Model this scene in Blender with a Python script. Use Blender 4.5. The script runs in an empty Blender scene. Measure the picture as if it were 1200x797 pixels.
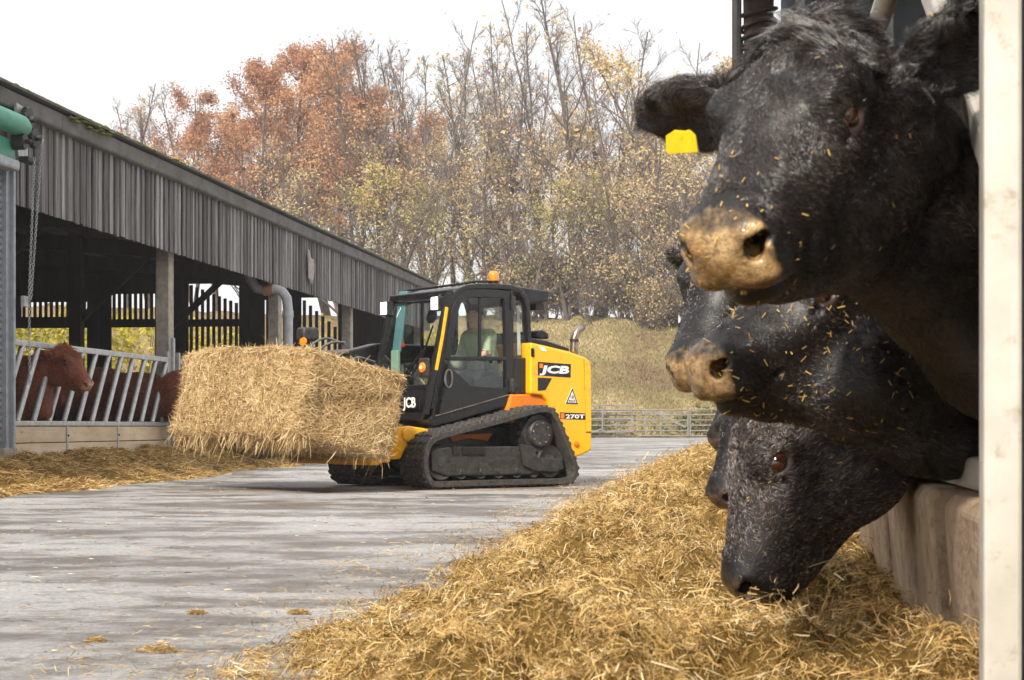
import bpy, math, random
import numpy as np
from mathutils import Vector, Matrix
from mathutils import noise as mnoise
R = math.radians
scene = bpy.context.scene
col = scene.collection

# ------------------------------------------------------------------ camera, sky, sun, exposure
CAMZ = 0.63
cam_d = bpy.data.cameras.new('camera')
cam = bpy.data.objects.new('camera', cam_d); col.objects.link(cam)
cam.location = (0, 0, CAMZ); cam.rotation_euler = (R(90), 0, 0)
cam_d.sensor_width = 36.0; cam_d.lens = 60.0; cam_d.shift_y = 0.0846
cam_d.clip_end = 3000; cam_d.clip_start = 0.05
cam_d.dof.use_dof = True; cam_d.dof.focus_distance = 17.0; cam_d.dof.aperture_fstop = 16.0
scene.camera = cam

SUN_EL, SUN_AZ = 37.0, 198.0      # degrees; azimuth clockwise from +Y: behind the camera, to its left
world = bpy.data.worlds.new('World'); scene.world = world; world.use_nodes = True
wn = world.node_tree; wn.nodes.clear()
w_sky = wn.nodes.new('ShaderNodeTexSky'); w_sky.sky_type = 'NISHITA'; w_sky.sun_disc = False
w_sky.sun_elevation = R(SUN_EL); w_sky.sun_rotation = R(SUN_AZ); w_sky.dust_density = 3.0
w_mix = wn.nodes.new('ShaderNodeMixRGB'); w_mix.inputs[0].default_value = 0.88
w_mix.inputs[2].default_value = (8.9, 8.9, 8.95, 1)      # an even layer of bright white cloud
w_bg = wn.nodes.new('ShaderNodeBackground'); w_bg.inputs[1].default_value = 0.1
w_out = wn.nodes.new('ShaderNodeOutputWorld')
wn.links.new(w_sky.outputs[0], w_mix.inputs[1]); wn.links.new(w_mix.outputs[0], w_bg.inputs[0]); wn.links.new(w_bg.outputs[0], w_out.inputs[0])

sun_d = bpy.data.lights.new('sun', 'SUN'); sun_d.energy = 4.4; sun_d.angle = R(5.0); sun_d.color = (1.0, 0.93, 0.82)
sun = bpy.data.objects.new('sun', sun_d); col.objects.link(sun)
sdir = Vector((math.sin(R(SUN_AZ)) * math.cos(R(SUN_EL)), math.cos(R(SUN_AZ)) * math.cos(R(SUN_EL)), math.sin(R(SUN_EL))))
sun.rotation_euler = sdir.to_track_quat('Z', 'Y').to_euler(); sun.location = sdir * 60

vs = scene.view_settings
vs.view_transform = 'Standard'; vs.look = 'None'; vs.gamma = 1.0; vs.use_curve_mapping = False; vs.exposure = 0.48
scene.cycles.use_denoising = True
scene.cycles.max_bounces = 5; scene.cycles.diffuse_bounces = 3; scene.cycles.glossy_bounces = 2; scene.cycles.transmission_bounces = 4; scene.cycles.volume_bounces = 0; scene.cycles.transparent_max_bounces = 12
scene.cycles.use_adaptive_sampling = True; scene.cycles.adaptive_threshold = 0.03
scene.cycles.caustics_reflective = False; scene.cycles.caustics_refractive = False

# ------------------------------------------------------------------ helpers
rng = np.random.default_rng(7)
random.seed(7)

def S(r, g, b):
    f = lambda c: (c / 255 / 12.92) if c <= 10.3 else ((c / 255 + 0.055) / 1.055) ** 2.4
    return (f(r), f(g), f(b), 1.0)

class NT:
    def __init__(s, name):
        s.m = bpy.data.materials.new(name); s.m.use_nodes = True
        s.t = s.m.node_tree; s.t.nodes.clear()
        s.out = s.t.nodes.new('ShaderNodeOutputMaterial')
    def n(s, typ, **kw):
        nd = s.t.nodes.new('ShaderNode' + typ)
        for k, v in kw.items():
            if k.startswith('i_'):
                k = k[2:]; k = int(k) if k.isdigit() else k.replace('_', ' ')
                if hasattr(v, 'is_output') or isinstance(v, bpy.types.NodeSocket): s.t.links.new(v, nd.inputs[k])
                else: nd.inputs[k].default_value = v
            else: setattr(nd, k, v)
        return nd
    def link(s, a, b): s.t.links.new(a, b)
    def noise(s, scale, detail=5, vec=None, rough=0.55):
        kw = dict(i_Scale=scale, i_Detail=detail, i_Roughness=rough)
        if vec is not None: kw['i_Vector'] = vec
        return s.n('TexNoise', **kw)
    def ramp(s, fac, stops):
        r = s.n('ValToRGB'); s.link(fac, r.inputs[0]); e = r.color_ramp.elements
        while len(e) < len(stops): e.new(0.5)
        for el, (p, c) in zip(e, stops): el.position = p; el.color = c if len(c) == 4 else (*c, 1)
        return r.outputs[0]
    def mix(s, fac, a, b, mode='MIX'):
        nd = s.n('MixRGB', blend_type=mode)
        for i, v in ((0, fac), (1, a), (2, b)):
            if isinstance(v, bpy.types.NodeSocket): s.link(v, nd.inputs[i])
            else: nd.inputs[i].default_value = v
        return nd.outputs[0]
    def math(s, op, a, b=0.5):
        nd = s.n('Math', operation=op)
        for i, v in ((0, a), (1, b)):
            if isinstance(v, bpy.types.NodeSocket): s.link(v, nd.inputs[i])
            else: nd.inputs[i].default_value = v
        return nd.outputs[0]
    def prin(s, color, rough=0.6, metal=0.0, spec=0.5, bump=None, bstr=0.3, bdist=0.01, **kw):
        p = s.n('BsdfPrincipled')
        for k, v in (('Base Color', color), ('Roughness', rough), ('Metallic', metal), ('Specular IOR Level', spec)):
            if isinstance(v, bpy.types.NodeSocket): s.link(v, p.inputs[k])
            else: p.inputs[k].default_value = v
        for k, v in kw.items(): p.inputs[k.replace('_', ' ')].default_value = v
        if bump is not None:
            b = s.n('Bump', i_Strength=bstr, i_Distance=bdist); s.link(bump, b.inputs['Height']); s.link(b.outputs[0], p.inputs['Normal'])
        s.link(p.outputs[0], s.out.inputs[0])
        return p

def simple(name, c, rough=0.6, metal=0.0, c2=None, scale=8.0, bump=0.0, bscale=40, spec=0.5, rand=0.0, dirt=None, dirt_amt=0.5, stretch=None, bdist=0.01, **kw):
    """a procedural material: two tones by noise, optional dirt, per-object brightness and fine relief"""
    t = NT(name)
    tc = t.n('TexCoord').outputs['Object']
    if stretch: tc = t.n('Mapping', i_Vector=tc, i_Scale=stretch).outputs[0]
    c2 = c2 or tuple(x * 0.75 for x in c[:3]) + (1,)
    nz = t.noise(scale, 6, tc)
    cc = t.mix(t.ramp(nz.outputs[0], [(0.3, (0, 0, 0)), (0.7, (1, 1, 1))]), c, c2)
    if dirt:
        d = t.noise(scale * 2.7, 8, tc, 0.7)
        cc = t.mix(t.ramp(d.outputs[0], [(0.62 - 0.2 * dirt_amt, (0, 0, 0)), (0.75, (1, 1, 1))]), cc, dirt)
    if rand:
        oi = t.n('ObjectInfo').outputs['Random']
        hs = t.n('HueSaturation', i_Color=cc); t.link(t.math('ADD', t.math('MULTIPLY', oi, 2 * rand), 1 - rand), hs.inputs['Value']); cc = hs.outputs[0]
    b = t.noise(bscale, 6, tc).outputs[0] if bump else None
    rr = t.math('ADD', t.math('MULTIPLY', nz.outputs[0], 0.25), rough - 0.12) 
    t.prin(cc, rr, metal, spec, b, bump, bdist, **kw)
    return t.m

class MB:
    """collects faces into one mesh"""
    def __init__(s): s.v = []; s.f = []; s.mi = []
    def add(s, vs, fs, mi=0):
        o = len(s.v); s.v.extend([tuple(map(float, p)) for p in vs]); s.f.extend([tuple(o + i for i in f) for f in fs]); s.mi.extend([mi] * len(fs)); return s
    def box(s, c, size, rot=None, mi=0):
        x, y, z = (k / 2 for k in size)
        P = [Vector((a * x, b * y, d * z)) for d in (-1, 1) for b in (-1, 1) for a in (-1, 1)]
        if rot is not None: P = [rot @ p for p in P]
        c = Vector(c)
        return s.add([p + c for p in P], [(0, 2, 3, 1), (4, 5, 7, 6), (0, 1, 5, 4), (2, 6, 7, 3), (0, 4, 6, 2), (1, 3, 7, 5)], mi)
    def beam(s, p, q, w, h, up=(0, 0, 1), mi=0):
        p = Vector(p); q = Vector(q); d = q - p; L = d.length; d.normalize()
        up = Vector(up); sd = d.cross(up)
        if sd.length < 1e-4: sd = d.cross(Vector((1, 0, 0)))
        sd.normalize(); up = sd.cross(d)
        return s.box((p + q) / 2, (L, w, h), Matrix((d, sd, up)).transposed(), mi)
    def tube(s, pts, r, n=8, cap=True, mi=0, closed=False):
        pts = [Vector(p) for p in pts]; m = len(pts)
        rs = r if isinstance(r, (list, tuple, np.ndarray)) else [r] * m
        V = []; F = []; nrm = None
        for i in range(m):
            a = pts[i - 1] if (i > 0 or closed) else pts[i]; b = pts[(i + 1) % m] if (i < m - 1 or closed) else pts[i]
            d = (b - a).normalized() if (b - a).length > 1e-9 else Vector((0, 0, 1))
            if nrm is None:
                nrm = d.orthogonal().normalized()
            nrm = (nrm - d * nrm.dot(d))
            if nrm.length < 1e-6: nrm = d.orthogonal()
            nrm.normalize(); bn = d.cross(nrm)
            for k in range(n):
                t = 2 * math.pi * k / n
                V.append(pts[i] + (nrm * math.cos(t) + bn * math.sin(t)) * float(rs[i]))
        for i in range(m if closed else m - 1):
            j = (i + 1) % m
            for k in range(n): F.append((i * n + k, i * n + (k + 1) % n, j * n + (k + 1) % n, j * n + k))
        if cap and not closed:
            F.append(tuple(range(n - 1, -1, -1))); F.append(tuple((m - 1) * n + k for k in range(n)))
        return s.add(V, F, mi)
    def prism(s, poly, fn0, fn1, mi=0):
        """poly: 2d points; fn0/fn1 map a 2d point to the two end faces"""
        n = len(poly); V = [fn0(*p) for p in poly] + [fn1(*p) for p in poly]
        a = sum(poly[i][0] * poly[(i + 1) % n][1] - poly[(i + 1) % n][0] * poly[i][1] for i in range(n))
        F = [tuple(range(n)), tuple(range(2 * n - 1, n - 1, -1))] + [(i, n + i, n + (i + 1) % n, (i + 1) % n) for i in range(n)]
        return s.add(V, F, mi)
    def lathe(s, prof, origin, axis, n=20, mi=0):
        """prof: (along, radius) pairs"""
        o = Vector(origin); ax = Vector(axis).normalized(); e1 = ax.orthogonal().normalized(); e2 = ax.cross(e1)
        V = []; F = []
        for (a, r) in prof:
            for k in range(n):
                t = 2 * math.pi * k / n; V.append(o + ax * a + (e1 * math.cos(t) + e2 * math.sin(t)) * max(r, 1e-4))
        for i in range(len(prof) - 1):
            for k in range(n): F.append((i * n + k, i * n + (k + 1) % n, (i + 1) * n + (k + 1) % n, (i + 1) * n + k))
        F.append(tuple(range(n - 1, -1, -1))); F.append(tuple((len(prof) - 1) * n + k for k in range(n)))
        return s.add(V, F, mi)
    def ribbon(s, path, w, fn0, fn1, closed=False, mi=0):
        """a flat band of width w along a 2d path, given thickness by fn0/fn1"""
        P = [Vector((p[0], p[1])) for p in path]; n = len(P); A = []; B = []
        for i in range(n):
            d1 = (P[i] - P[i - 1]) if (i > 0 or closed) else (P[1] - P[0]); d2 = (P[(i + 1) % n] - P[i]) if (i < n - 1 or closed) else d1
            if i == 0 and not closed: d1 = d2
            n1 = Vector((-d1.y, d1.x)).normalized(); n2 = Vector((-d2.y, d2.x)).normalized()
            m = n1 + n2; m = m / max(0.4, m.dot(n1)) if m.length > 1e-6 else n1
            A.append(P[i] + m * w / 2); B.append(P[i] - m * w / 2)
        V = []
        for a, b in zip(A, B): V += [fn0(a.x, a.y), fn0(b.x, b.y), fn1(b.x, b.y), fn1(a.x, a.y)]
        F = []
        for i in range(n if closed else n - 1):
            j = (i + 1) % n
            for k in range(4): F.append((i * 4 + k, i * 4 + (k + 1) % 4, j * 4 + (k + 1) % 4, j * 4 + k))
        if not closed: F += [(0, 3, 2, 1), tuple((n - 1) * 4 + k for k in range(4))]
        return s.add(V, F, mi)
    def mesh(s, name, mats, smooth=None):
        me = bpy.data.meshes.new(name); me.from_pydata(s.v, [], s.f)
        for m in (mats if isinstance(mats, (list, tuple)) else [mats]): me.materials.append(m)
        if any(s.mi): me.polygons.foreach_set('material_index', s.mi)
        me.validate()
        import bmesh
        b = bmesh.new(); b.from_mesh(me); bmesh.ops.recalc_face_normals(b, faces=b.faces); b.to_mesh(me); b.free()
        if smooth is not None:
            me.polygons.foreach_set('use_smooth', [True] * len(me.polygons)); me.set_sharp_from_angle(angle=R(smooth))
        me.update(); return me
    def build(s, name, mats, parent=None, smooth=None, bevel=0, seg=2):
        return link(name, s.mesh(name, mats, smooth), parent, bevel, seg)

def link(name, me, parent=None, bevel=0, seg=2):
    o = bpy.data.objects.new(name, me); col.objects.link(o)
    if parent is not None: o.parent = parent
    if bevel:
        b = o.modifiers.new('bevel', 'BEVEL'); b.width = bevel; b.segments = seg; b.limit_method = 'ANGLE'; b.angle_limit = R(40)
    return o

def npmesh(name, v, faces, mats, attrs=None, smooth=False, mat_idx=None):
    """fast mesh from numpy arrays; faces (n,3) or (n,4)"""
    v = np.asarray(v, np.float32); faces = np.asarray(faces, np.int32)
    me = bpy.data.meshes.new(name); k = faces.shape[1]
    me.vertices.add(len(v)); me.vertices.foreach_set('co', v.ravel())
    me.loops.add(faces.size); me.loops.foreach_set('vertex_index', faces.ravel())
    me.polygons.add(len(faces)); me.polygons.foreach_set('loop_start', np.arange(0, faces.size, k, dtype=np.int32))
    for m in (mats if isinstance(mats, (list, tuple)) else [mats]): me.materials.append(m)
    if mat_idx is not None: me.polygons.foreach_set('material_index', np.asarray(mat_idx, np.int32))
    for an, (typ, arr) in (attrs or {}).items():
        a = me.attributes.new(an, typ, 'POINT')
        a.data.foreach_set('value' if typ == 'FLOAT' else ('color' if typ == 'FLOAT_COLOR' else 'vector'), np.asarray(arr, np.float32).ravel())
    if smooth: me.polygons.foreach_set('use_smooth', np.ones(len(faces), bool))
    me.update(calc_edges=True); return me

def empty(name, loc=(0, 0, 0), rz=0.0):
    o = bpy.data.objects.new(name, None); col.objects.link(o); o.location = loc; o.rotation_euler = (0, 0, rz); o.empty_display_size = 0.2; return o
def tag(o, label=None, cat=None, group=None, kind=None):
    if label: o['label'] = label
    if cat: o['category'] = cat
    if group: o['group'] = group
    if kind: o['kind'] = kind
    return o
def copy_tree(o, parent=None):
    c = o.copy(); col.objects.link(c); c.parent = parent
    for ch in [x for x in o.children]: copy_tree(ch, c)
    return c

FPX, HX, HY = 2000.0, 600.0, 500.0
def at(px, py, d):       # a measured picture point at depth d -> metres
    return Vector(((px - HX) / FPX * d, d, CAMZ + (HY - py) / FPX * d))
def gz(y): return 0.2 * min(1.0, max(0.0, (y - 22) / 44.0))       # the yard rises gently towards the gate

# value noise on arrays, for relief that is computed rather than shaded
_perm = rng.random((64, 64, 64)).astype(np.float32)
def vnoise(x, y, z=0.0):
    x, y, z = np.broadcast_arrays(np.asarray(x, np.float64), np.asarray(y, np.float64), np.asarray(z, np.float64))
    xi, yi, zi = np.floor(x).astype(int), np.floor(y).astype(int), np.floor(z).astype(int)
    fx, fy, fz = x - xi, y - yi, z - zi
    fx, fy, fz = (f * f * (3 - 2 * f) for f in (fx, fy, fz))
    g = lambda a, b, c: _perm[(xi + a) & 63, (yi + b) & 63, (zi + c) & 63]
    l = lambda a, b, t: a + (b - a) * t
    return l(l(l(g(0,0,0), g(1,0,0), fx), l(g(0,1,0), g(1,1,0), fx), fy), l(l(g(0,0,1), g(1,0,1), fx), l(g(0,1,1), g(1,1,1), fx), fy), fz)
def fbm(x, y, z=0.0, o=4, lac=2.1, gain=0.5):
    s = 0; a = 1.0; t = 0
    for k in range(o):
        s = s + a * vnoise(np.asarray(x) + 17.3 * k, np.asarray(y) + 5.1 * k, np.asarray(z) + 9.7 * k); t += a; a *= gain; x = np.asarray(x) * lac; y = np.asarray(y) * lac; z = np.asarray(z) * lac
    return s / t
# ------------------------------------------------------------------ materials of the setting
def mat_concrete_yard():
    t = NT('yard_concrete'); g = t.n('NewGeometry').outputs['Position']
    st = t.n('Mapping', i_Vector=g, i_Scale=(0.6, 1.0, 1.0)).outputs[0]     # dragged by wheels across the yard
    big = t.noise(0.5, 6, st, 0.65).outputs[0]; mid = t.noise(2.2, 10, st, 0.78).outputs[0]; fine = t.noise(42, 8, g, 0.8).outputs[0]; grit = t.noise(150, 4, g, 0.7).outputs[0]
    c = t.mix(t.ramp(fine, [(0.36, (0, 0, 0)), (0.62, (1, 1, 1))]), S(142, 141, 142), S(198, 197, 196))
    c = t.mix(t.math('MULTIPLY', t.ramp(grit, [(0.56, (0, 0, 0)), (0.68, (1, 1, 1))]), 0.5), c, S(92, 88, 86))
    c = t.mix(t.ramp(big, [(0.38, (0, 0, 0)), (0.66, (0.7, 0.7, 0.7))]), c, S(132, 128, 126))
    wet = t.ramp(t.math('ADD', t.math('MULTIPLY', mid, 0.8), t.math('MULTIPLY', big, 0.4)), [(0.565, (0, 0, 0)), (0.65, (1, 1, 1))])
    c = t.mix(t.math('MULTIPLY', wet, 0.8), c, S(92, 84, 76))
    stain = t.ramp(t.noise(6, 10, st, 0.8).outputs[0], [(0.55, (0, 0, 0)), (0.68, (1, 1, 1))])
    c = t.mix(t.math('MULTIPLY', stain, 0.6), c, S(112, 100, 84))
    # brown patch under the bale and loader, broken up by noise
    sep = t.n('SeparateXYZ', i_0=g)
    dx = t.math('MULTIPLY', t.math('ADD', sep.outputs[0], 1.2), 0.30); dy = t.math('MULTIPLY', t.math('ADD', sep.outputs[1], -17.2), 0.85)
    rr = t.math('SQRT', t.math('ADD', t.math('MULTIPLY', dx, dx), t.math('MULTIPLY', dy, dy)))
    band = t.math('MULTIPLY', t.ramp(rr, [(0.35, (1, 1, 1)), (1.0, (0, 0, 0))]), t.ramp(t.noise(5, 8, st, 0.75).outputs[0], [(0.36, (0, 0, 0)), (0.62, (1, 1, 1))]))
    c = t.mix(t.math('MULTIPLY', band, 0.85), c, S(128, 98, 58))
    ro = t.mix(wet, (0.78, 0.78, 0.78, 1), (0.42, 0.42, 0.42, 1))
    h = t.math('ADD', t.math('MULTIPLY', fine, 0.7), t.math('MULTIPLY', grit, 0.5))
    t.prin(c, ro, 0, 0.4, h, 0.9, 0.008)
    return t.m
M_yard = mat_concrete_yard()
def mat_grass(name, a, b, c3, scale=1.0):
    t = NT(name); g = t.n('NewGeometry').outputs['Position']
    n1 = t.noise(0.35 * scale, 6, g, 0.65).outputs[0]; n2 = t.noise(2.5 * scale, 8, g, 0.75).outputs[0]
    c = t.mix(t.ramp(n1, [(0.35, (0, 0, 0)), (0.65, (1, 1, 1))]), a, b); c = t.mix(t.ramp(n2, [(0.42, (0, 0, 0)), (0.62, (1, 1, 1))]), c, c3)
    t.prin(c, 0.95, 0, 0.1, n2, 1.0, 0.25)
    return t.m
M_bank = mat_grass('bank_turf', S(134, 128, 84), S(168, 150, 112), S(142, 114, 94))
M_field = mat_grass('field_turf', S(96, 104, 56), S(120, 116, 74), S(104, 88, 60))
M_board = None
def mat_board():
    t = NT('weathered_board'); tc = t.n('TexCoord').outputs['Object']; oi = t.n('ObjectInfo').outputs['Random']
    off = t.n('CombineXYZ'); t.link(t.math('MULTIPLY', oi, 37.0), off.inputs[0]); t.link(t.math('MULTIPLY', oi, 91.0), off.inputs[2])
    add = t.n('VectorMath', operation='ADD'); t.link(tc, add.inputs[0]); t.link(off.outputs[0], add.inputs[1])
    mp = t.n('Mapping', i_Vector=add.outputs[0], i_Scale=(14, 14, 0.55)).outputs[0]
    gr = t.noise(2.4, 9, mp, 0.7).outputs[0]
    c = t.mix(t.ramp(gr, [(0.33, (0, 0, 0)), (0.66, (1, 1, 1))]), S(96, 92, 92), S(170, 166, 164))
    tone = t.ramp(oi, [(0.0, S(84, 74, 72)), (0.2, S(140, 136, 134)), (0.45, S(200, 198, 196)), (0.7, S(124, 118, 118)), (0.85, S(226, 224, 222)), (1.0, S(92, 86, 85))])
    c = t.mix(0.85, c, tone, 'MULTIPLY')
    hs = t.n('HueSaturation', i_Color=c, i_Value=1.75, i_Saturation=0.75).outputs[0]
    st = t.noise(1.5, 8, mp, 0.7).outputs[0]
    c = t.mix(t.math('MULTIPLY', t.ramp(st, [(0.55, (0, 0, 0)), (0.7, (1, 1, 1))]), 0.6), hs, S(74, 62, 58))
    t.prin(c, 0.9, 0, 0.2, gr, 0.7, 0.008)
    return t.m
M_board = mat_board()
M_conc = simple('post_concrete', S(186, 178, 164), 0.9, c2=S(150, 143, 132), scale=9, bump=0.5, bscale=60, dirt=S(96, 88, 80), dirt_amt=0.35, rand=0.06)
M_galv = simple('galvanised_steel', S(198, 199, 198), 0.45, 0.4, c2=S(168, 169, 170), scale=14, bump=0.08, bscale=120, dirt=S(140, 124, 106), dirt_amt=0.22)
M_darkwood = simple('dark_timber', S(84, 68, 62), 0.95, c2=S(58, 48, 46), scale=5, bump=0.4, bscale=30, stretch=(1, 1, 0.3), rand=0.15)
M_slat = simple('slat_timber', S(124, 96, 78), 0.9, c2=S(92, 72, 60), scale=6, bump=0.3, stretch=(6, 6, 0.6), rand=0.2)
M_roof = simple('fibre_cement', S(120, 118, 116), 0.95, c2=S(92, 90, 88), scale=3, bump=0.4, bscale=25, dirt=S(120, 128, 52), dirt_amt=0.35)
M_moss = simple('moss', S(130, 136, 48), 1.0, c2=S(92, 98, 40), scale=30, bump=0.8, bscale=80)
M_ply = simple('pale_boarding', S(226, 208, 180), 0.85, c2=S(196, 170, 138), scale=2.2, bump=0.15, bscale=40, dirt=S(140, 116, 90), dirt_amt=0.22, stretch=(0.6, 1, 2.5), rand=0.06)
M_pipe = simple('grey_pipe', S(188, 190, 192), 0.55, c2=S(160, 162, 165), scale=6, dirt=S(118, 104, 92), dirt_amt=0.2)
M_rust = simple('rusty_band', S(150, 100, 74), 0.85, c2=S(176, 140, 112), scale=20)
M_black = simple('black_iron', S(44, 43, 44), 0.55, 0.3, c2=S(66, 64, 64), scale=15)
M_green = simple('green_paint', S(84, 168, 140), 0.45, c2=S(62, 140, 118), scale=6, dirt=S(70, 74, 66), dirt_amt=0.25)
M_alu = simple('shutter_metal', S(176, 180, 186), 0.5, 0.5, c2=S(150, 154, 160), scale=12)
M_earth = simple('barn_bedding', S(92, 74, 52), 1.0, c2=S(60, 48, 36), scale=3, bump=0.6, bscale=20)

# ------------------------------------------------------------------ ground
def sheet(name, xs, ys, zf, m):
    X, Y = np.meshgrid(xs, ys); Z = zf(X, Y); nx, ny = len(xs), len(ys)
    i = np.arange((ny - 1) * nx).reshape(ny - 1, nx)[:, :-1].ravel()
    f = np.stack([i, i + 1, i + nx + 1, i + nx], 1)
    return link(name, npmesh(name, np.stack([X, Y, Z], -1).reshape(-1, 3), f, m, smooth=True))
gn = sheet('ground', np.linspace(-140, 140, 15), np.linspace(-140, 140, 15), lambda x, y: 0 * x - 0.06, M_field); tag(gn, kind='structure')
vgz = lambda y: 0.2 * np.clip((y - 22) / 44.0, 0, 1)
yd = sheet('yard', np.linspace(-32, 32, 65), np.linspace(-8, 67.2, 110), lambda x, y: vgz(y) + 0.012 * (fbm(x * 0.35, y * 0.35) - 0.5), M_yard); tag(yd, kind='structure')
def bank_z(x, y):
    s = np.clip((y - 67.4) / 16.0, 0, 1); s = s * s * (3 - 2 * s) * 0.55 + s * 0.45
    H = 5.6 + 0.9 * np.clip((6 - x) / 30, -1, 1.2)
    return 0.12 + s * H + (fbm(x * 0.22, y * 0.22) - 0.5) * 1.3 * np.clip(s * 4, 0, 1) + (fbm(x * 1.3, y * 1.3) - 0.5) * 0.35 * np.clip(s * 6, 0.1, 1)
bk = sheet('bank', np.linspace(-75, 70, 260), np.concatenate([np.linspace(67, 90, 90), np.linspace(91, 135, 30)]), bank_z, M_bank); tag(bk, kind='structure')

# ------------------------------------------------------------------ the barn on the far side of the yard
BO = Vector((-4.917, 24.1, 0.0)); BU = Vector((0.1338, 0.991, 0)).normalized(); BW = Vector((-BU.y, BU.x, 0))
def bp(t, w, z): p = BO + BU * t + BW * w; return Vector((p.x, p.y, z))
RB = Matrix((BU, BW, Vector((0, 0, 1)))).transposed()      # barn axes
barn = empty('open_fronted_barn', bp(0, 0, 0)); tag(barn, 'open-fronted timber barn with weathered grey board fascia and mossy eaves', 'barn')
barn.rotation_euler = RB.to_euler()
T0, T1, BWID = -16.0, 20.9, 13.0
FZ0, FZ1 = 3.20, 4.17         # boards from, to
def roofz(w): return 4.42 + 0.085 * w
# boards: alike pieces sharing three meshes
bmesh_list = []
for k in range(5):
    r2 = random.Random(k); m = MB(); wd = [0.086, 0.092, 0.08, 0.09, 0.095][k]; n = 7
    P = []
    for i in range(n + 1):
        z = (FZ1 - FZ0 + 0.1) * i / n - 0.06 + (r2.uniform(-0.005, 0.005) if i in (0,) else 0)
        e = r2.uniform(-0.004, 0.004); P.append([(-wd / 2 + e, -0.012, z), (wd / 2 + e, -0.012, z), (wd / 2 + e, 0.012, z), (-wd / 2 + e, 0.012, z)])
    V = [p for q in P for p in q]; F = [(4 * i + a, 4 * i + (a + 1) % 4, 4 * i + 4 + (a + 1) % 4, 4 * i + 4 + a) for i in range(n) for a in range(4)] + [(3, 2, 1, 0), tuple(4 * n + a for a in range(4))]
    m.add(V, F); bmesh_list.append(m.mesh('board', M_board))
t = -7.6; k = 0
while t < T1:
    o = link('board', bmesh_list[random.randrange(5)], barn)
    o.location = (t, 0.04 + random.uniform(-0.008, 0.008) + (0.022 if k % 2 else 0), FZ0 + random.uniform(-0.006, 0.006)); o.rotation_euler = (0, random.gauss(0, 0.003), 0)
    t += 0.097 + random.uniform(-0.004, 0.005); k += 1
m = MB(); m.box(((T0 + T1) / 2, 0.12, 3.27), (T1 - T0, 0.06, 0.2)).box(((T0 + T1) / 2, 0.12, 3.92), (T1 - T0, 0.06, 0.2)).box(((T0 + T1) / 2, 0.16, 3.7), (T1 - T0, 0.02, 0.98)); m.build('girt', M_darkwood, barn)
# eaves capping in lengths
L = 3.05; t = T0
while t < T1 + 0.2:
    e = min(t + L, T1 + 0.25); m = MB()
    m.prism([(0.06, 4.16), (-0.05, 4.16), (-0.07, 4.18), (-0.08, 4.35), (0.0, 4.37), (0.06, 4.37)], lambda y, z, a=t: Vector((a + 0.004, y, z)), lambda y, z, a=e: Vector((a - 0.004, y, z)))
    o = m.build('eaves_capping', M_roof, barn, bevel=0.008); o.location.z = random.uniform(-0.006, 0.006); t = e
m = MB(); m.prism([(-0.14, 4.385), (-0.14, 4.415), (BWID + 0.4, roofz(BWID) + 0.03), (BWID + 0.4, roofz(BWID))], lambda y, z: Vector((T0 - 1, y, z)), lambda y, z: Vector((T1 + 0.45, y, z)))
rf = m.build('roof', M_roof, barn)
# moss cushions along the roof edge
m = MB(); r2 = random.Random(3)
for i in range(900):
    tt = T0 + 8 + r2.random() ** 1.0 * (T1 - T0 - 8); s = r2.uniform(0.02, 0.06) * (1.5 if abs(tt + 3.0) < 0.7 or abs(tt - 0.2) < 0.25 else 0.75)
    big = abs(tt + 3.0) < 0.7
    p = Vector((tt, -0.13 + r2.uniform(-0.02, 0.06), 4.415 - (r2.random() * 0.12 if big else r2.random() * 0.025)))
    if big: p.y = -0.115
    V = [p + Vector((s * r2.uniform(0.8, 1.8) * math.cos(a), s * 0.6 * math.sin(a), 0)) for a in np.linspace(0, 6.28, 6)[:-1]] + [p + Vector((0, 0, s * 0.55))]
    m.add(V, [(a, (a + 1) % 5, 5) for a in range(5)] + [(4, 3, 2, 1, 0)])
ms = m.build('moss', M_moss, rf, smooth=80); ms['kind'] = 'stuff'
# purlins and rafters
for w in np.linspace(0.9, BWID - 0.5, 8):
    m = MB(); m.beam((T0, w, roofz(w) - 0.1), (T1, w, roofz(w) - 0.1), 0.07, 0.2); m.build('purlin', M_darkwood, barn)
POSTS = [-10.9, -5.2, 0.96, 6.92, 12.66, 18.2, 20.75]
for i, tt in enumerate(POSTS):
    m = MB(); m.box((tt, 0.32, 2.0), (0.23, 0.2, 4.1)); o = m.build('post', M_conc, barn, bevel=0.012)
    m = MB(); m.beam((tt, 0.1, roofz(0) - 0.32), (tt, BWID, roofz(BWID) - 0.32), 0.12, 0.32); m.build('rafter', M_darkwood, barn)
    if 0 < i < 6:
        m = MB(); m.box((tt, 6.4, 2.4), (0.26, 0.26, 5.0)); m.build('inner_post', M_darkwood, barn)
        m = MB(); m.beam((tt, 6.4, 2.9), (tt, 4.6, 4.5), 0.1, 0.14); m.build('brace', M_darkwood, barn)
# rear wall
m = MB(); m.box(((T0 + T1) / 2, BWID, 1.0), (T1 - T0, 0.15, 2.0)); m.build('rear_wall', M_conc, barn)
m = MB(); m.box(((T0 + T1) / 2, BWID, 3.75), (T1 - T0, 0.05, 3.4)); m.build('rear_cladding', M_darkwood, barn)
m = MB(); m.box((T0, BWID / 2, 2.4), (0.1, BWID, 4.8)); m.build('near_gable', M_darkwood, barn)
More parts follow.
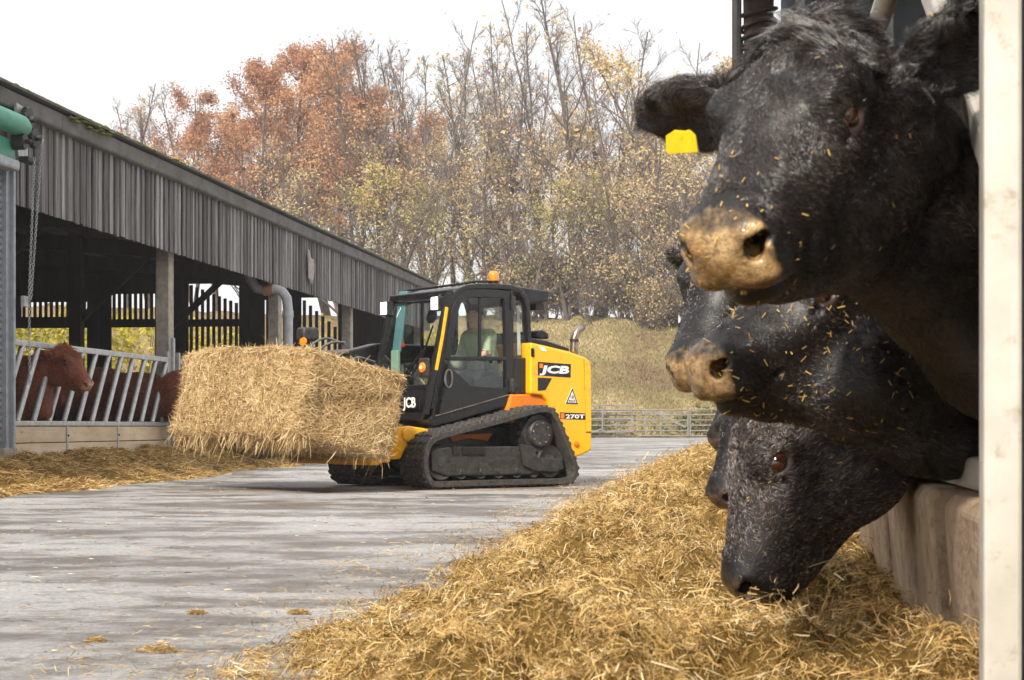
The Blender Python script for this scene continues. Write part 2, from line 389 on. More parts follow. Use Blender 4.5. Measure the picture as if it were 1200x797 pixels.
# gable wall at the far end: solid dark boarding, openings, slatted bays
def gab(w0, w1, z0, z1, name='gable_board', mt=None, th=0.06, dt=0.0):
    m = MB(); m.box((T1 + dt, (w0 + w1) / 2, (z0 + z1) / 2), (th, abs(w1 - w0) - 0.006, z1 - z0)); return m.build(name, mt or M_darkwood, barn)
def slat_bay(w0, w1, z0, z1, z1b=None):
    n = int(round(abs(w1 - w0) / 0.155))
    for i in range(n):
        w = w0 + (w1 - w0) * (i + 0.5) / n; top = z1 + ((z1b or z1) - z1) * (i + 0.5) / n
        m = MB(); m.box((T1, w, (z0 + top) / 2), (0.03, 0.085, top - z0)); m.build('gable_slat', M_slat, barn)
def solid(w0, w1, z0, z1):
    n = max(1, int(round(abs(w1 - w0) / 0.3)))
    for i in range(n):
        a = w0 + (w1 - w0) * i / n; b = w0 + (w1 - w0) * (i + 1) / n; gab(a, b, z0, z1 if z1 else roofz(min(a, b)) - 0.02)
solid(0.2, 2.5, 0, None); solid(2.5, 3.5, 0, 2.6); solid(2.5, 3.5, 4.05, None); slat_bay(3.5, 2.5, 2.6, 4.05, 3.2); solid(3.5, 3.85, 0, None)
solid(3.85, 4.5, 0, 2.4); slat_bay(4.5, 3.85, 2.4, 4.0); solid(3.85, 4.5, 4.0, None); solid(4.5, 5.2, 0, None)
solid(5.2, 6.6, 0, 2.5); slat_bay(6.6, 5.2, 2.5, 3.3); gab(5.2, 6.6, 3.3, 3.5); slat_bay(6.6, 5.2, 3.5, 4.45, 3.9); solid(5.2, 6.6, 4.45, None); solid(6.6, 7.1, 0, None)
gab(7.1, 8.75, 3.3, 3.52); slat_bay(8.75, 7.1, 3.52, 4.2); solid(7.1, 8.75, 4.2, None); solid(7.1, 8.75, 0, 1.2)
solid(8.75, 9.43, 0, None)
gab(9.43, 13, 3.3, 3.6); slat_bay(11.3, 9.43, 3.6, 4.0); solid(11.3, 13, 3.6, None); solid(9.43, 11.3, 4.0, None); solid(9.43, 13, 0, 1.2)
# yard-side kerb of the barn and its bedding
m = MB(); m.box(((T0 + T1) / 2, BWID / 2 + 0.3, 0.06), (T1 - T0, BWID, 0.1)); m.build('bedding_floor', M_earth, barn)

# feed barriers, one for each bay
def feed_barrier(t0, t1, label, full=True):
    fb = empty('feed_barrier', bp(t0, 0, 0)); fb.rotation_euler = RB.to_euler(); tag(fb, label, 'feed barrier', 'feed barriers along the barn front')
    L = t1 - t0
    for row, (z0, z1) in enumerate(((0.02, 0.23), (0.235, 0.435), (0.44, 0.635))):
        n = 3; e = [0, L * 0.34, L * 0.64, L]
        for i in range(n):
            m = MB(); m.box(((e[i] + e[i + 1]) / 2, 0.2 + random.uniform(-0.004, 0.004), (z0 + z1) / 2), (e[i + 1] - e[i] - 0.008, 0.05, z1 - z0 - 0.006)); m.build('base_board', M_ply, fb, bevel=0.004)
    for x in (0.06, L * 0.34, L * 0.64, L - 0.06):
        m = MB(); m.box((x, 0.168, 0.33), (0.05, 0.012, 0.62)); o = m.build('bracket', M_galv, fb, bevel=0.003)
        m = MB()
        for z in (0.14, 0.33, 0.52): m.lathe([(0, 0.013), (0.014, 0.013), (0.018, 0.008)], (x, 0.162, z), (0, -1, 0), 6)
        m.build('bolt', M_black, o)
    m = MB(); m.box((L / 2, 0.2, 0.668), (L, 0.075, 0.06)); m.build('bottom_rail', M_galv, fb, bevel=0.01)
    m = MB(); m.box((L / 2, 0.2, 1.60), (L, 0.06, 0.075)); m.build('top_rail', M_galv, fb, bevel=0.012)
    n = int(L / 0.455)
    for i in range(n):
        x = 0.1 + i * 0.455
        if x + 0.62 > L: break
        m = MB(); m.tube([(x, 0.2, 0.69), (x + 0.60, 0.2, 1.575)], 0.034, 10); m.build('slanted_bar', M_galv, fb, smooth=40)
    for x in (0.02, L - 0.03):
        m = MB(); m.box((x, 0.2, 1.1), (0.06, 0.06, 1.25)); m.build('end_upright', M_galv, fb, bevel=0.01)
    m = MB(); m.box((L - 0.24, 0.2, 1.05), (0.04, 0.04, 0.7)); 
    for z in (0.85, 0.98, 1.12): m.beam((L - 0.24, 0.2, z), (L - 0.04, 0.2, z), 0.03, 0.03)
    m.build('latch', M_galv, fb, bevel=0.004)
    m = MB(); m.box((L + 0.06, 0.14, 1.05), (0.07, 0.05, 1.75)); m.build('hinge_post', M_galv, fb, bevel=0.01)
    return fb
feed_barrier(-5.02, 0.74, 'galvanised slanted-bar feed barrier with pale boards below, brown cow looking through')
feed_barrier(1.18, 6.7, 'galvanised feed barrier mostly hidden behind the straw bale')

# downpipe
m = MB(); d0 = 4.25
d0 = 5.9
pth = [(d0, 0.52, 3.42), (d0, 0.47, 3.2), (d0, 0.36, 3.06), (d0, 0.2, 3.02), (d0, 0.02, 3.04), (d0, -0.1, 3.0), (d0, -0.18, 2.88), (d0, -0.2, 2.7), (d0, -0.2, 2.3), (d0, -0.2, 0.02)]
m.tube(pth, 0.088, 14); dp = m.build('downpipe', M_pipe, None, smooth=40); dp.location = BO; dp.rotation_euler = RB.to_euler(); tag(dp, 'thick pale grey drain pipe with an elbow bend, before the barn opening', 'drain pipe')
m = MB(); m.tube([(d0, 0.24, 3.02), (d0, 0.06, 3.035)], 0.097, 14); m.build('rusty_collar', M_rust, dp, smooth=40)
m = MB(); m.tube([(d0, -0.2, 2.66), (d0, -0.2, 2.54)], 0.1, 14); m.build('pipe_socket', M_pipe, dp, smooth=40)
# a torn paper notice on the boards
M_paper = simple('old_paper', S(186, 176, 170), 0.95, c2=S(160, 148, 142), scale=14, dirt=S(96, 74, 70), dirt_amt=0.55, bump=0.2)
m = MB(); P = []; nx, nz = 6, 7
for j in range(nz):
    for i in range(nx):
        x = i / (nx - 1); z = j / (nz - 1); edge = 0.05 * math.sin(5 * x + 1) * (1 if j in (0, nz - 1) else 0)
        P.append((x * 0.34, -0.02 - 0.03 * (x * x) * abs(math.sin(3 * z)), z * 0.52 + edge + (0.1 * (0.4 - x) if j == nz - 1 else 0)))
m.add(P, [(j * nx + i, j * nx + i + 1, (j + 1) * nx + i + 1, (j + 1) * nx + i) for j in range(nz - 1) for i in range(nx - 1)])
pn = m.build('notice', M_paper, None, smooth=60); pn.location = bp(7.95, -0.02, 3.36); pn.rotation_euler = RB.to_euler(); sm = pn.modifiers.new('thick', 'SOLIDIFY'); sm.thickness = 0.004
tag(pn, 'weathered curling paper notice nailed to the fascia boards', 'notice')

# ------------------------------------------------------------------ roller door at the near end of the barn
rd = empty('roller_door', bp(-5.2, 0, 0)); rd.rotation_euler = RB.to_euler(); tag(rd, 'roller shutter door with green shaft housing and chain hoist at the barn corner', 'roller door')
m = MB(); m.box((-0.07, 0.0, 2.0), (0.16, 0.14, 3.25)).box((-0.035, -0.09, 2.0), (0.05, 0.05, 3.25)); j = m.build('door_jamb', M_alu, rd, bevel=0.006)
m = MB(); m.box((-0.1, 0.05, 0.19), (0.34, 0.3, 0.4)); m.build('jamb_base', M_conc, rd, bevel=0.01)
for i in range(40):
    m = MB(); z = 0.45 + i * 0.078; m.prism([(0.02, 0), (-0.012, 0.012), (-0.02, 0.038), (-0.012, 0.066), (0.02, 0.076)], lambda y, zz, z=z: Vector((-3.2, y, z + zz)), lambda y, zz, z=z: Vector((-0.15, y, z + zz))); m.build('shutter_slat', M_alu, rd, smooth=50)
m = MB(); m.tube([(-3.2, -0.22, 3.94), (-0.14, -0.22, 3.94), (-0.05, -0.22, 3.92), (0.02, -0.22, 3.87)], [0.12, 0.12, 0.1, 0.02], 18); m.build('shaft_housing', M_green, rd, smooth=40)
m = MB(); m.box((-1.6, -0.05, 3.66), (3.0, 0.2, 0.26)); m.build('head_plate', M_green, rd, bevel=0.02)
m = MB(); m.box((-1.62, -0.12, 3.5), (3.0, 0.2, 0.12)); m.build('guide_rail', M_alu, rd, bevel=0.03)
m = MB(); m.prism([(0.0, 4.22), (0.2, 4.2), (0.3, 4.06), (0.3, 3.62), (0.06, 3.6), (0.0, 3.8)], lambda x, z: Vector((x - 0.02, -0.1, z)), lambda x, z: Vector((x - 0.02, -0.13, z))); m.build('gear_plate', M_galv, rd)
def gear(x, z, r, n, y=-0.22, w=0.06, name='gear'):
    m = MB(); V = []
    for k in range(n * 4):
        rr = r if (k % 4) in (0, 1) else r * 0.88; a = 2 * math.pi * k / (n * 4); V.append((x + rr * math.cos(a), z + rr * math.sin(a)))
    m.prism(V, lambda a, b: Vector((a, y, b)), lambda a, b: Vector((a, y + w, b))); m.lathe([(0, r * 0.3), (0.06, r * 0.28), (0.07, r * 0.1)], (x, y, z), (0, -1, 0), 12); return m.build(name, M_black, rd)
gear(0.13, 4.06, 0.14, 18); gear(0.2, 3.86, 0.115, 14, -0.26); gear(-0.17, 3.76, 0.09, 3, -0.3, 0.14, 'pulley')
m = MB(); m.box((0.14, -0.2, 3.6), (0.3, 0.12, 0.06)); m.build('gear_foot', M_black, rd, bevel=0.01)
# chain of real links, two falls
def chain(p, q, name):
    p = Vector(p); q = Vector(q); d = (q - p); n = int(d.length / 0.034); d.normalize(); m = MB()
    for i in range(n):
        c = p + d * (i * 0.034); s = d.orthogonal().normalized() if i % 2 else d.orthogonal().normalized().cross(d)
        ring = [c + d * (0.024 * math.cos(a)) + s * (0.013 * math.sin(a)) for a in np.linspace(0, 2 * math.pi, 9)[:-1]]
        m.tube(ring, 0.0042, 4, closed=True)
    return m.build(name, M_galv, rd, smooth=60)
chain((0.06, -0.3, 3.6), (0.0, -0.26, 2.0), 'chain'); chain((0.27, -0.3, 3.85), (0.05, -0.26, 2.0), 'chain'); chain((0.01, -0.26, 2.0), (0.03, -0.26, 1.05), 'chain')
m = MB(); m.box((0.03, -0.2, 2.02), (0.11, 0.05, 0.12)); m.build('chain_keeper', M_galv, rd, bevel=0.008)
# ------------------------------------------------------------------ compact track loader
TH = R(38.0); MH = Vector((-math.cos(TH), -math.sin(TH), 0)); ML = Vector((math.sin(TH), -math.cos(TH), 0))
MO = Vector((-0.684, 18.21, 0.0))
def ms(px, py, y):      # a point of the photograph on the machine's vertical plane y -> (forward, up) in metres
    rx = (px - HX) / FPX; d = (y + MO.x * ML.x + MO.y * ML.y) / (rx * ML.x + ML.y)
    P = Vector((rx * d, d, CAMZ + (HY - py) / FPX * d)); return ((P - MO).dot(MH), P.z)
def mpoly(pts, y): return [ms(a, b, y) for a, b in pts]
def ex(y0, y1): return (lambda x, z: Vector((x, y0, z)), lambda x, z: Vector((x, y1, z)))

M_yel = simple('yellow_paint', S(255, 186, 12), 0.32, c2=S(250, 178, 10), scale=3, bump=0.02, Coat_Weight=0.4, Coat_Roughness=0.15, dirt=S(176, 130, 66), dirt_amt=0.24)
M_org = simple('dusty_orange_paint', S(232, 132, 20), 0.55, c2=S(214, 108, 20), scale=4, dirt=S(150, 96, 50), dirt_amt=0.3)
M_blk = simple('black_paint', S(20, 20, 22), 0.3, c2=S(30, 29, 30), scale=7, dirt=S(76, 70, 64), dirt_amt=0.16, bump=0.03)
M_blk2 = simple('black_casting', S(26, 26, 27), 0.42, c2=S(60, 58, 57), scale=14, dirt=S(112, 102, 90), dirt_amt=0.4, bump=0.3, bscale=80)
M_rub = simple('track_rubber', S(34, 33, 33), 0.62, c2=S(66, 64, 62), scale=22, dirt=S(126, 112, 92), dirt_amt=0.5, bump=0.4, bscale=60)
M_int = simple('cab_interior', S(70, 76, 78), 0.7, c2=S(52, 58, 62), scale=4)
M_liner = simple('headliner', S(206, 208, 204), 0.8, c2=S(186, 188, 186), scale=4)
M_teal = simple('teal_painted_panel', S(96, 136, 140), 0.5, c2=S(84, 120, 126), scale=4)
M_palegreen = simple('pale_green_post', S(150, 178, 158), 0.5, c2=S(136, 164, 146), scale=4)
M_white = simple('white_print', S(244, 244, 242), 0.5, c2=S(238, 238, 236), scale=4)
M_amber = simple('amber_lens', S(255, 120, 10), 0.15, c2=S(250, 150, 30), scale=20, Coat_Weight=0.8)
M_steel = simple('stainless', S(176, 164, 154), 0.3, 0.85, c2=S(134, 112, 96), scale=10)
M_seat = simple('seat_cloth', S(48, 48, 50), 0.85, c2=S(60, 60, 62), scale=30)
M_yst = simple('yellow_sticker', S(246, 220, 30), 0.5, c2=S(236, 208, 28), scale=20)
M_red = simple('red_tag', S(210, 50, 30), 0.5, scale=10)
M_hose = simple('hydraulic_hose', S(70, 70, 72), 0.5, 0.2, c2=S(120, 120, 120), scale=9)
def mat_glass(name, tint, refl=0.12):
    t = NT(name); tr = t.n('BsdfTransparent', i_0=tint); gl = t.n('BsdfGlossy', i_0=(1, 1, 1, 1), i_1=0.02)
    fr = t.n('Fresnel', i_0=1.5); fac = t.math('ADD', t.math('MULTIPLY', fr.outputs[0], 0.22), refl * 0.3)
    mx = t.n('MixShader'); t.link(fac, mx.inputs[0]); t.link(tr.outputs[0], mx.inputs[1]); t.link(gl.outputs[0], mx.inputs[2]); t.link(mx.outputs[0], t.out.inputs[0]); return t.m
M_glass = mat_glass('cab_glass', (0.97, 0.99, 0.98, 1), 0.0)
M_glassd = mat_glass('tinted_glass', (0.72, 0.75, 0.75, 1))
def mat_lamp():
    t = NT('lit_lamp'); e = t.n('Emission', i_0=(1, 0.98, 0.95, 1), i_1=9.0); t.link(e.outputs[0], t.out.inputs[0]); return t.m
M_lamp = mat_lamp()

ldr = empty('compact_track_loader', MO, math.pi + TH)
tag(ldr, 'yellow and black rubber-tracked compact loader carrying a straw bale', 'loader')
# --- track units
YO, YI = 0.90, 0.46
out_px = [(511, 573), (503, 565), (498, 552), (497.5, 535), (503, 518), (516, 509), (545, 501), (590, 489.5), (622, 480), (634, 477.5), (646, 478.5), (654, 487), (663, 507), (672, 530), (677.5, 547), (676, 560), (666, 571.5), (640, 572.5), (600, 572.5), (550, 572.8)]
raw = [ms(a, b, YO) for a, b in out_px]
raw = [(x, max(0.03, z) if z > 0.055 else 0.03) for x, z in raw]
def resample(P, n):
    P = [Vector(p) for p in P]; Q = P + [P[0]]
    # Catmull-Rom rounding then even spacing
    D = []
    for i in range(len(P)):
        p0, p1, p2, p3 = P[i - 1], P[i], P[(i + 1) % len(P)], P[(i + 2) % len(P)]
        for k in range(8):
            t = k / 8; D.append(0.5 * ((2 * p1) + (p2 - p0) * t + (2 * p0 - 5 * p1 + 4 * p2 - p3) * t * t + (3 * p1 - p0 - 3 * p2 + p3) * t ** 3))
    D.append(D[0]); L = [0]
    for a, b in zip(D[:-1], D[1:]): L.append(L[-1] + (b - a).length)
    out = []
    for i in range(n):
        s = L[-1] * i / n; j = max(k for k in range(len(L)) if L[k] <= s + 1e-9); j = min(j, len(D) - 2)
        out.append(D[j].lerp(D[j + 1], (s - L[j]) / max(1e-9, L[j + 1] - L[j])))
    return out
NB = 112
belt = resample(raw, NB)
belt = [Vector((p.x, max(p.y, 0.028))) for p in belt]
def track_unit(mirror):
    f = (lambda y: -y) if mirror else (lambda y: y)
    m = MB(); cx = sum(p.x for p in belt) / NB; cz = sum(p.y for p in belt) / NB
    tang = [(belt[(i + 1) % NB] - belt[i - 1]).normalized() for i in range(NB)]
    sgn = 1 if sum(belt[i].x * belt[(i + 1) % NB].y - belt[(i + 1) % NB].x * belt[i].y for i in range(NB)) > 0 else -1
    nor = [Vector((t.y, -t.x)) * sgn for t in tang]
    V = []
    ys = [YO - 0.004, YO, YO, YO - 0.004, YI, YI]
    for i in range(NB):
        p, n_ = belt[i], nor[i]
        prof = [(-0.055, YO - 0.01), (-0.05, YO), (0.0, YO), (0.006, YO - 0.012), (0.006, YI + 0.012), (0.0, YI), (-0.05, YI), (-0.055, YI + 0.01)]
        for o_, y in prof: q = p + n_ * o_; V.append((q.x, f(y), q.y))
    K = 8
    m.add(V, [(i * K + k, i * K + (k + 1) % K, ((i + 1) % NB) * K + (k + 1) % K, ((i + 1) % NB) * K + k) for i in range(NB) for k in range(K)])
    # zig-zag tread bars
    for i in range(0, NB, 2):
        p, n_, t_ = belt[i], nor[i], tang[i]
        low = p.y < 0.035 and n_.y < -0.9
        h = 0.024 if not low else 0.018
        nseg = 9; zz = []
        for k in range(nseg + 1):
            y = YI + 0.012 + (YO - YI - 0.024) * k / nseg; off = (0.016 if k % 2 else -0.012) + (0.02 if (i // 2) % 2 else 0)
            zz.append((y, off))
        V = []
        for (y, off) in zz:
            for a, hh in ((-0.022, 0.0), (-0.014, h), (0.014, h), (0.022, 0.0)):
                q = p + t_ * (off + a) + n_ * hh; V.append((q.x, f(y), max(q.y, 0.004)))
        m.add(V, [(k * 4 + a, k * 4 + a + 1, k * 4 + 5 + a, k * 4 + 4 + a) for k in range(nseg) for a in range(3)] + [(0, 1, 2, 3), tuple(nseg * 4 + a for a in (3, 2, 1, 0))])
    tr = m.build('track', M_rub, ldr, smooth=38)
    y = YO - 0.055; g0, g1 = ex(f(y), f(YI + 0.06))
    # frame
    m = MB(); m.prism(mpoly([(505, 531), (512, 525), (540, 523.5), (612, 523), (617, 533), (630, 538), (634, 552), (620, 556), (524, 558), (507, 552)], y), g0, g1); fr = m.build('track_frame', M_blk2, tr, bevel=0.012)
    g2, g3 = ex(f(y + 0.022), f(y - 0.01))
    m = MB(); m.prism(mpoly([(541, 523.5), (568, 523.5), (568, 533), (541, 533)], y), *ex(f(y + 0.02), f(y - 0.02))); m.build('bracket', M_blk, tr, bevel=0.006)
    m = MB(); m.prism(mpoly([(529, 523), (535, 523), (535, 532), (529, 532)], y), *ex(f(y + 0.03), f(y - 0.02))); m.build('grease_cover', M_blk, tr, bevel=0.005)
    m = MB(); m.prism(mpoly([(608, 520), (624, 524), (628, 536), (656, 538), (659, 549), (650, 553), (626, 552), (612, 546)], y), *ex(f(y + 0.03), f(y - 0.03))); m.build('swing_arm', M_blk2, tr, bevel=0.01)
    # final drive and sprocket
    x, z = ms(633, 508, y); sg = -1 if mirror else 1
    m = MB(); m.lathe([(-0.25, 0.2), (-0.02, 0.205), (0.0, 0.195), (0.0, 0.15), (0.03, 0.145), (0.045, 0.132), (0.045, 0.05), (0.05, 0.0)], (x, f(y - 0.03), z), (0, sg, 0), 32); sp = m.build('drive_sprocket', M_blk2, tr, smooth=35)
    m = MB()
    for k in range(8): a = k * math.pi / 4 + 0.2; m.lathe([(0, 0.011), (0.012, 0.011), (0.016, 0.006)], (x + 0.108 * math.cos(a), f(y + 0.014), z + 0.108 * math.sin(a)), (0, sg, 0), 8)
    m.build('bolt', M_steel, sp, smooth=35)
    m = MB(); n = 15; V = []
    for k in range(n * 4): rr = 0.235 if k % 4 in (0, 1) else 0.205; a = 2 * math.pi * k / (n * 4); V.append((x + rr * math.cos(a), z + rr * math.sin(a)))
    m.prism(V, *ex(f(y - 0.08), f(y - 0.12))); m.build('sprocket_teeth', M_blk2, sp)
    # bottom rollers and idlers
    wheels = [(541.8, 559.5, 0.085), (564.6, 559.5, 0.085), (585.6, 559.5, 0.085), (606.4, 559.5, 0.085), (626.8, 559.5, 0.085), (646, 546, 0.175), (518, 545, 0.185)]
    for (wx, wz, r) in wheels:
        x, z = ms(wx, wz, y); z = 0.086 + 0.0 if r < 0.1 else max(z, r + 0.085)
        if r < 0.1: z = r + 0.088
        m = MB(); m.lathe([(-0.3, r), (-0.02, r), (0.0, r - 0.012), (-0.012, r - 0.03), (-0.02, r * 0.45), (0.005, r * 0.38), (0.014, r * 0.28), (0.016, 0.0)], (x, f(y - 0.01), z), (0, sg, 0), 24); m.build('roller' if r < 0.1 else 'idler_wheel', M_blk2, tr, smooth=35)
    return tr
track_unit(False); track_unit(True)

# --- lower body
YC = 0.56
fen = MB(); fen.prism(mpoly([(597, 462), (624, 462), (640, 466), (650, 480), (650, 496), (597, 496), (592, 480)], YC), *ex(0.60, 0.30)); fen.build('fender', M_org, ldr, bevel=0.02)
m = MB(); m.prism(mpoly([(500, 500), (640, 498), (668, 520), (660, 545), (520, 550), (492, 530)], 0.45), *ex(0.44, -0.44)); m.build('chassis', M_blk2, ldr, bevel=0.02)
m = MB(); m.prism(mpoly([(526, 510), (579, 507), (572, 517), (550, 514), (530, 518)], 0.47), *ex(0.47, 0.42)); m.build('chassis_rail', M_org, ldr, bevel=0.008)
m = MB(); m.prism(mpoly([(502, 492), (508, 501), (596, 476), (597, 462), (505, 488)], YC), *ex(YC, -0.52)); m.build('cab_skirt', M_blk, ldr, bevel=0.012)

# --- engine hood
YH = 0.64
side_px = [(622, 401), (640, 405), (668, 412), (679, 416), (688, 419.5), (692.5, 424), (694, 440), (694, 528), (684, 533), (662, 541), (650, 520), (648, 490), (641, 470), (636, 464), (622, 462)]
m = MB(); m.prism(mpoly(side_px, YH), *ex(YH, -YH)); hood = m.build('engine_hood', M_yel, ldr, bevel=0.028, seg=3)
hx0, hz0 = ms(630, 470, YH)
def onside(px, py, lift=0.004): x, z = ms(px, py, YH); return Vector((x, YH + lift, z))
def plate(pts, name, mt, parent, lift=0.003, th=0.004, y=YH, bevel=0): m = MB(); m.prism(mpoly(pts, y), *ex(y + lift, y + lift - th)); return m.build(name, mt, parent, bevel=bevel)
# rear corner panel seam, raised
plate([(684.5, 420), (691.5, 425), (692.6, 506), (686.5, 506)], 'rear_corner_panel', M_yel, hood, 0.01, 0.02, bevel=0.006)
plate([(684.0, 420), (684.5, 420), (686.5, 507), (692.6, 507.2), (692.6, 506.6), (686.6, 506.2), (685.4, 450)], 'panel_seam', M_blk, hood, 0.0035, 0.004)
lp = plate([(630.2, 424), (668.8, 426.8), (668.5, 442.5), (630.2, 440)], 'logo_panel', M_blk, hood, 0.003)
plate([(630.2, 442.5), (646.6, 443.3), (639, 457), (630.2, 458)], 'side_vent', M_blk, hood, 0.004)
np_ = plate([(656.2, 483.2), (686.0, 484.4), (685.8, 492), (656.2, 491)], 'model_panel', M_blk, hood, 0.003)
def text(body, px0, py0, px1, py1, parent, name, y=YH, lift=0.006, bold=0.03, shear=0.0, mt=None, ratio=None):
    """flat lettering between two points of its base line, cap height by py1"""
    x0, z0 = ms(px0, py0, y); x1, z1 = ms(px1, py0, y); xt, zt = ms(px0, py1, y)
    c = bpy.data.curves.new(name, 'FONT'); c.body = body; c.size = 1.0; c.offset = bold; c.extrude = 0.0; c.shear = shear; c.materials.append(mt or M_white); c.resolution_u = 3
    o = bpy.data.objects.new(name, c); col.objects.link(o); bpy.context.view_layer.update()
    dg = bpy.context.evaluated_depsgraph_get(); me = bpy.data.meshes.new_from_object(o.evaluated_get(dg)); bpy.data.objects.remove(o)
    co = np.array([v.co for v in me.vertices]); lo, hi = co.min(0), co.max(0)
    sx = (x0 - x1) / (hi[0] - lo[0]); sz = (zt - z0) / (hi[1] - lo[1])
    for v in me.vertices:
        a, b = (v.co.x - lo[0]) * sx, (v.co.y - lo[1]) * sz; v.co = (x0 - a, y + lift, z0 + b)
    me.materials.clear(); me.materials.append(mt or M_white)
    ob = link(name, me, parent); return ob
text('JCB', 632, 440, 666.5, 428, lp, 'lettering', bold=0.045, shear=0.15)
plate([(632, 426), (636, 426.3), (636, 431.5), (632, 431.2)], 'small_emblem', M_org, lp, 0.007)
text('270T', 662.5, 490.6, 684.8, 485.6, np_, 'lettering', bold=0.03)
plate([(657, 484.2), (661, 484.4), (661, 490.6), (657, 490.4)], 'small_emblem', M_org, np_, 0.007)
st = plate([(670.4, 454), (662.2, 473.2), (677.6, 473.8)], 'triangle_sticker', M_white, hood, 0.003)
m = MB(); m.ribbon(mpoly([(670.4, 456.2), (663.6, 472.3), (676.2, 472.8)], YH), 0.012, *ex(YH + 0.006, YH + 0.004), closed=True); m.build('sticker_border', M_blk, st)
text('18', 668.4, 467.4, 672.0, 463.4, st, 'lettering', mt=M_blk, bold=0.02); text('PACK', 666.2, 471.3, 674.2, 468.4, st, 'lettering', mt=M_blk, bold=0.02)
plate([(631, 405.5), (638, 407.3), (641, 412), (634, 410.5)], 'label_sticker', M_white, hood, 0.003)
x, z = ms(675, 520, YH); m = MB(); m.lathe([(0, 0.03), (0.02, 0.03), (0.026, 0.018)], (x, YH, z), (0, 1, 0), 14); m.build('tie_down', M_org, hood, smooth=35)
x, z = ms(624, 413, YH); m = MB(); m.box((x, YH + 0.002, z), (0.03, 0.03, 0.09)); m.build('hood_hinge', M_blk, hood, bevel=0.006)
# dark hood top, cooling box, exhaust
m = MB(); m.prism(mpoly([(622, 396), (640, 399), (667, 408), (668, 411.5), (640, 404.5), (622, 400.5)], 0.5), *ex(0.5, -0.5)); m.build('hood_top_panel', M_blk, ldr, bevel=0.012)
m = MB(); m.prism(mpoly([(622, 388), (630, 387), (637, 391), (637, 398), (622, 397)], 0.1), *ex(0.2, -0.35)); m.build('air_intake', M_blk2, ldr, bevel=0.02)
x0, z0 = ms(672.5, 419, 0.5); x1, z1 = ms(673, 397, 0.5); x2, z2 = ms(677.5, 386.5, 0.5); x3, z3 = ms(682.5, 382.5, 0.5)
m = MB(); m.tube([(x0, 0.5, z0), (x0, 0.5, (z0 + z1) / 2), (x1, 0.5, z1), (x1 - 0.02, 0.5, z1 + 0.05), (x2, 0.5, z2), (x3, 0.5, z3)], [0.042, 0.042, 0.042, 0.042, 0.042, 0.046], 14, cap=False); eo = m.build('exhaust_pipe', M_steel, ldr, smooth=50); so = eo.modifiers.new('thick', 'SOLIDIFY'); so.thickness = 0.004
m = MB(); m.tube([(x1, 0.5, z1 - 0.005), (x1, 0.5, z1 - 0.035)], 0.049, 14); m.build('exhaust_clamp', M_black, eo, smooth=40)

# --- cab: traced side wall at y = YC, same wall on the far side
YF = -0.52
cab = empty('cab'); cab.parent = ldr
def side(y, th, inward):
    a, b = ex(y, y - inward * th); t = y      # traced at the near plane, reused for both sides
    P = lambda pts: mpoly(pts, YC)
    m = MB()
    m.ribbon(P([(508, 480), (516, 434), (524.5, 372), (527, 360), (531, 350), (538, 341.5), (549, 337), (565, 335.6), (590, 336), (600, 337.2), (610, 341), (616, 349), (619, 360), (621, 400), (622, 455)]), 0.058, a, b)
    m.ribbon(P([(600, 340), (600.2, 462)]), 0.05, a, b)
    m.prism(P([(602, 419), (621, 419), (622, 461), (602, 462)]), *ex(y - inward * 0.006, y - inward * 0.03))
    return m
sf = side(YC, 0.09, 1).build('side_frame', M_blk, cab, bevel=0.012)
sf2 = side(YF, 0.09, -1).build('side_frame', M_blk, cab, bevel=0.012)
for (y, inw) in ((YC, 1), (YF, -1)):
    m = MB(); m.prism(mpoly([(605, 352), (610, 352), (614, 358), (616, 380), (616.5, 418), (604, 418)], YC), *ex(y - inw * 0.03, y - inw * 0.036)); m.build('quarter_window', M_glass, cab)
m = MB(); m.prism(mpoly([(606, 352), (609, 352), (613, 360), (614.5, 416), (611, 416), (610, 364)], YC), *ex(YC - 0.06, YC - 0.07)); m.build('blind', M_liner, cab)
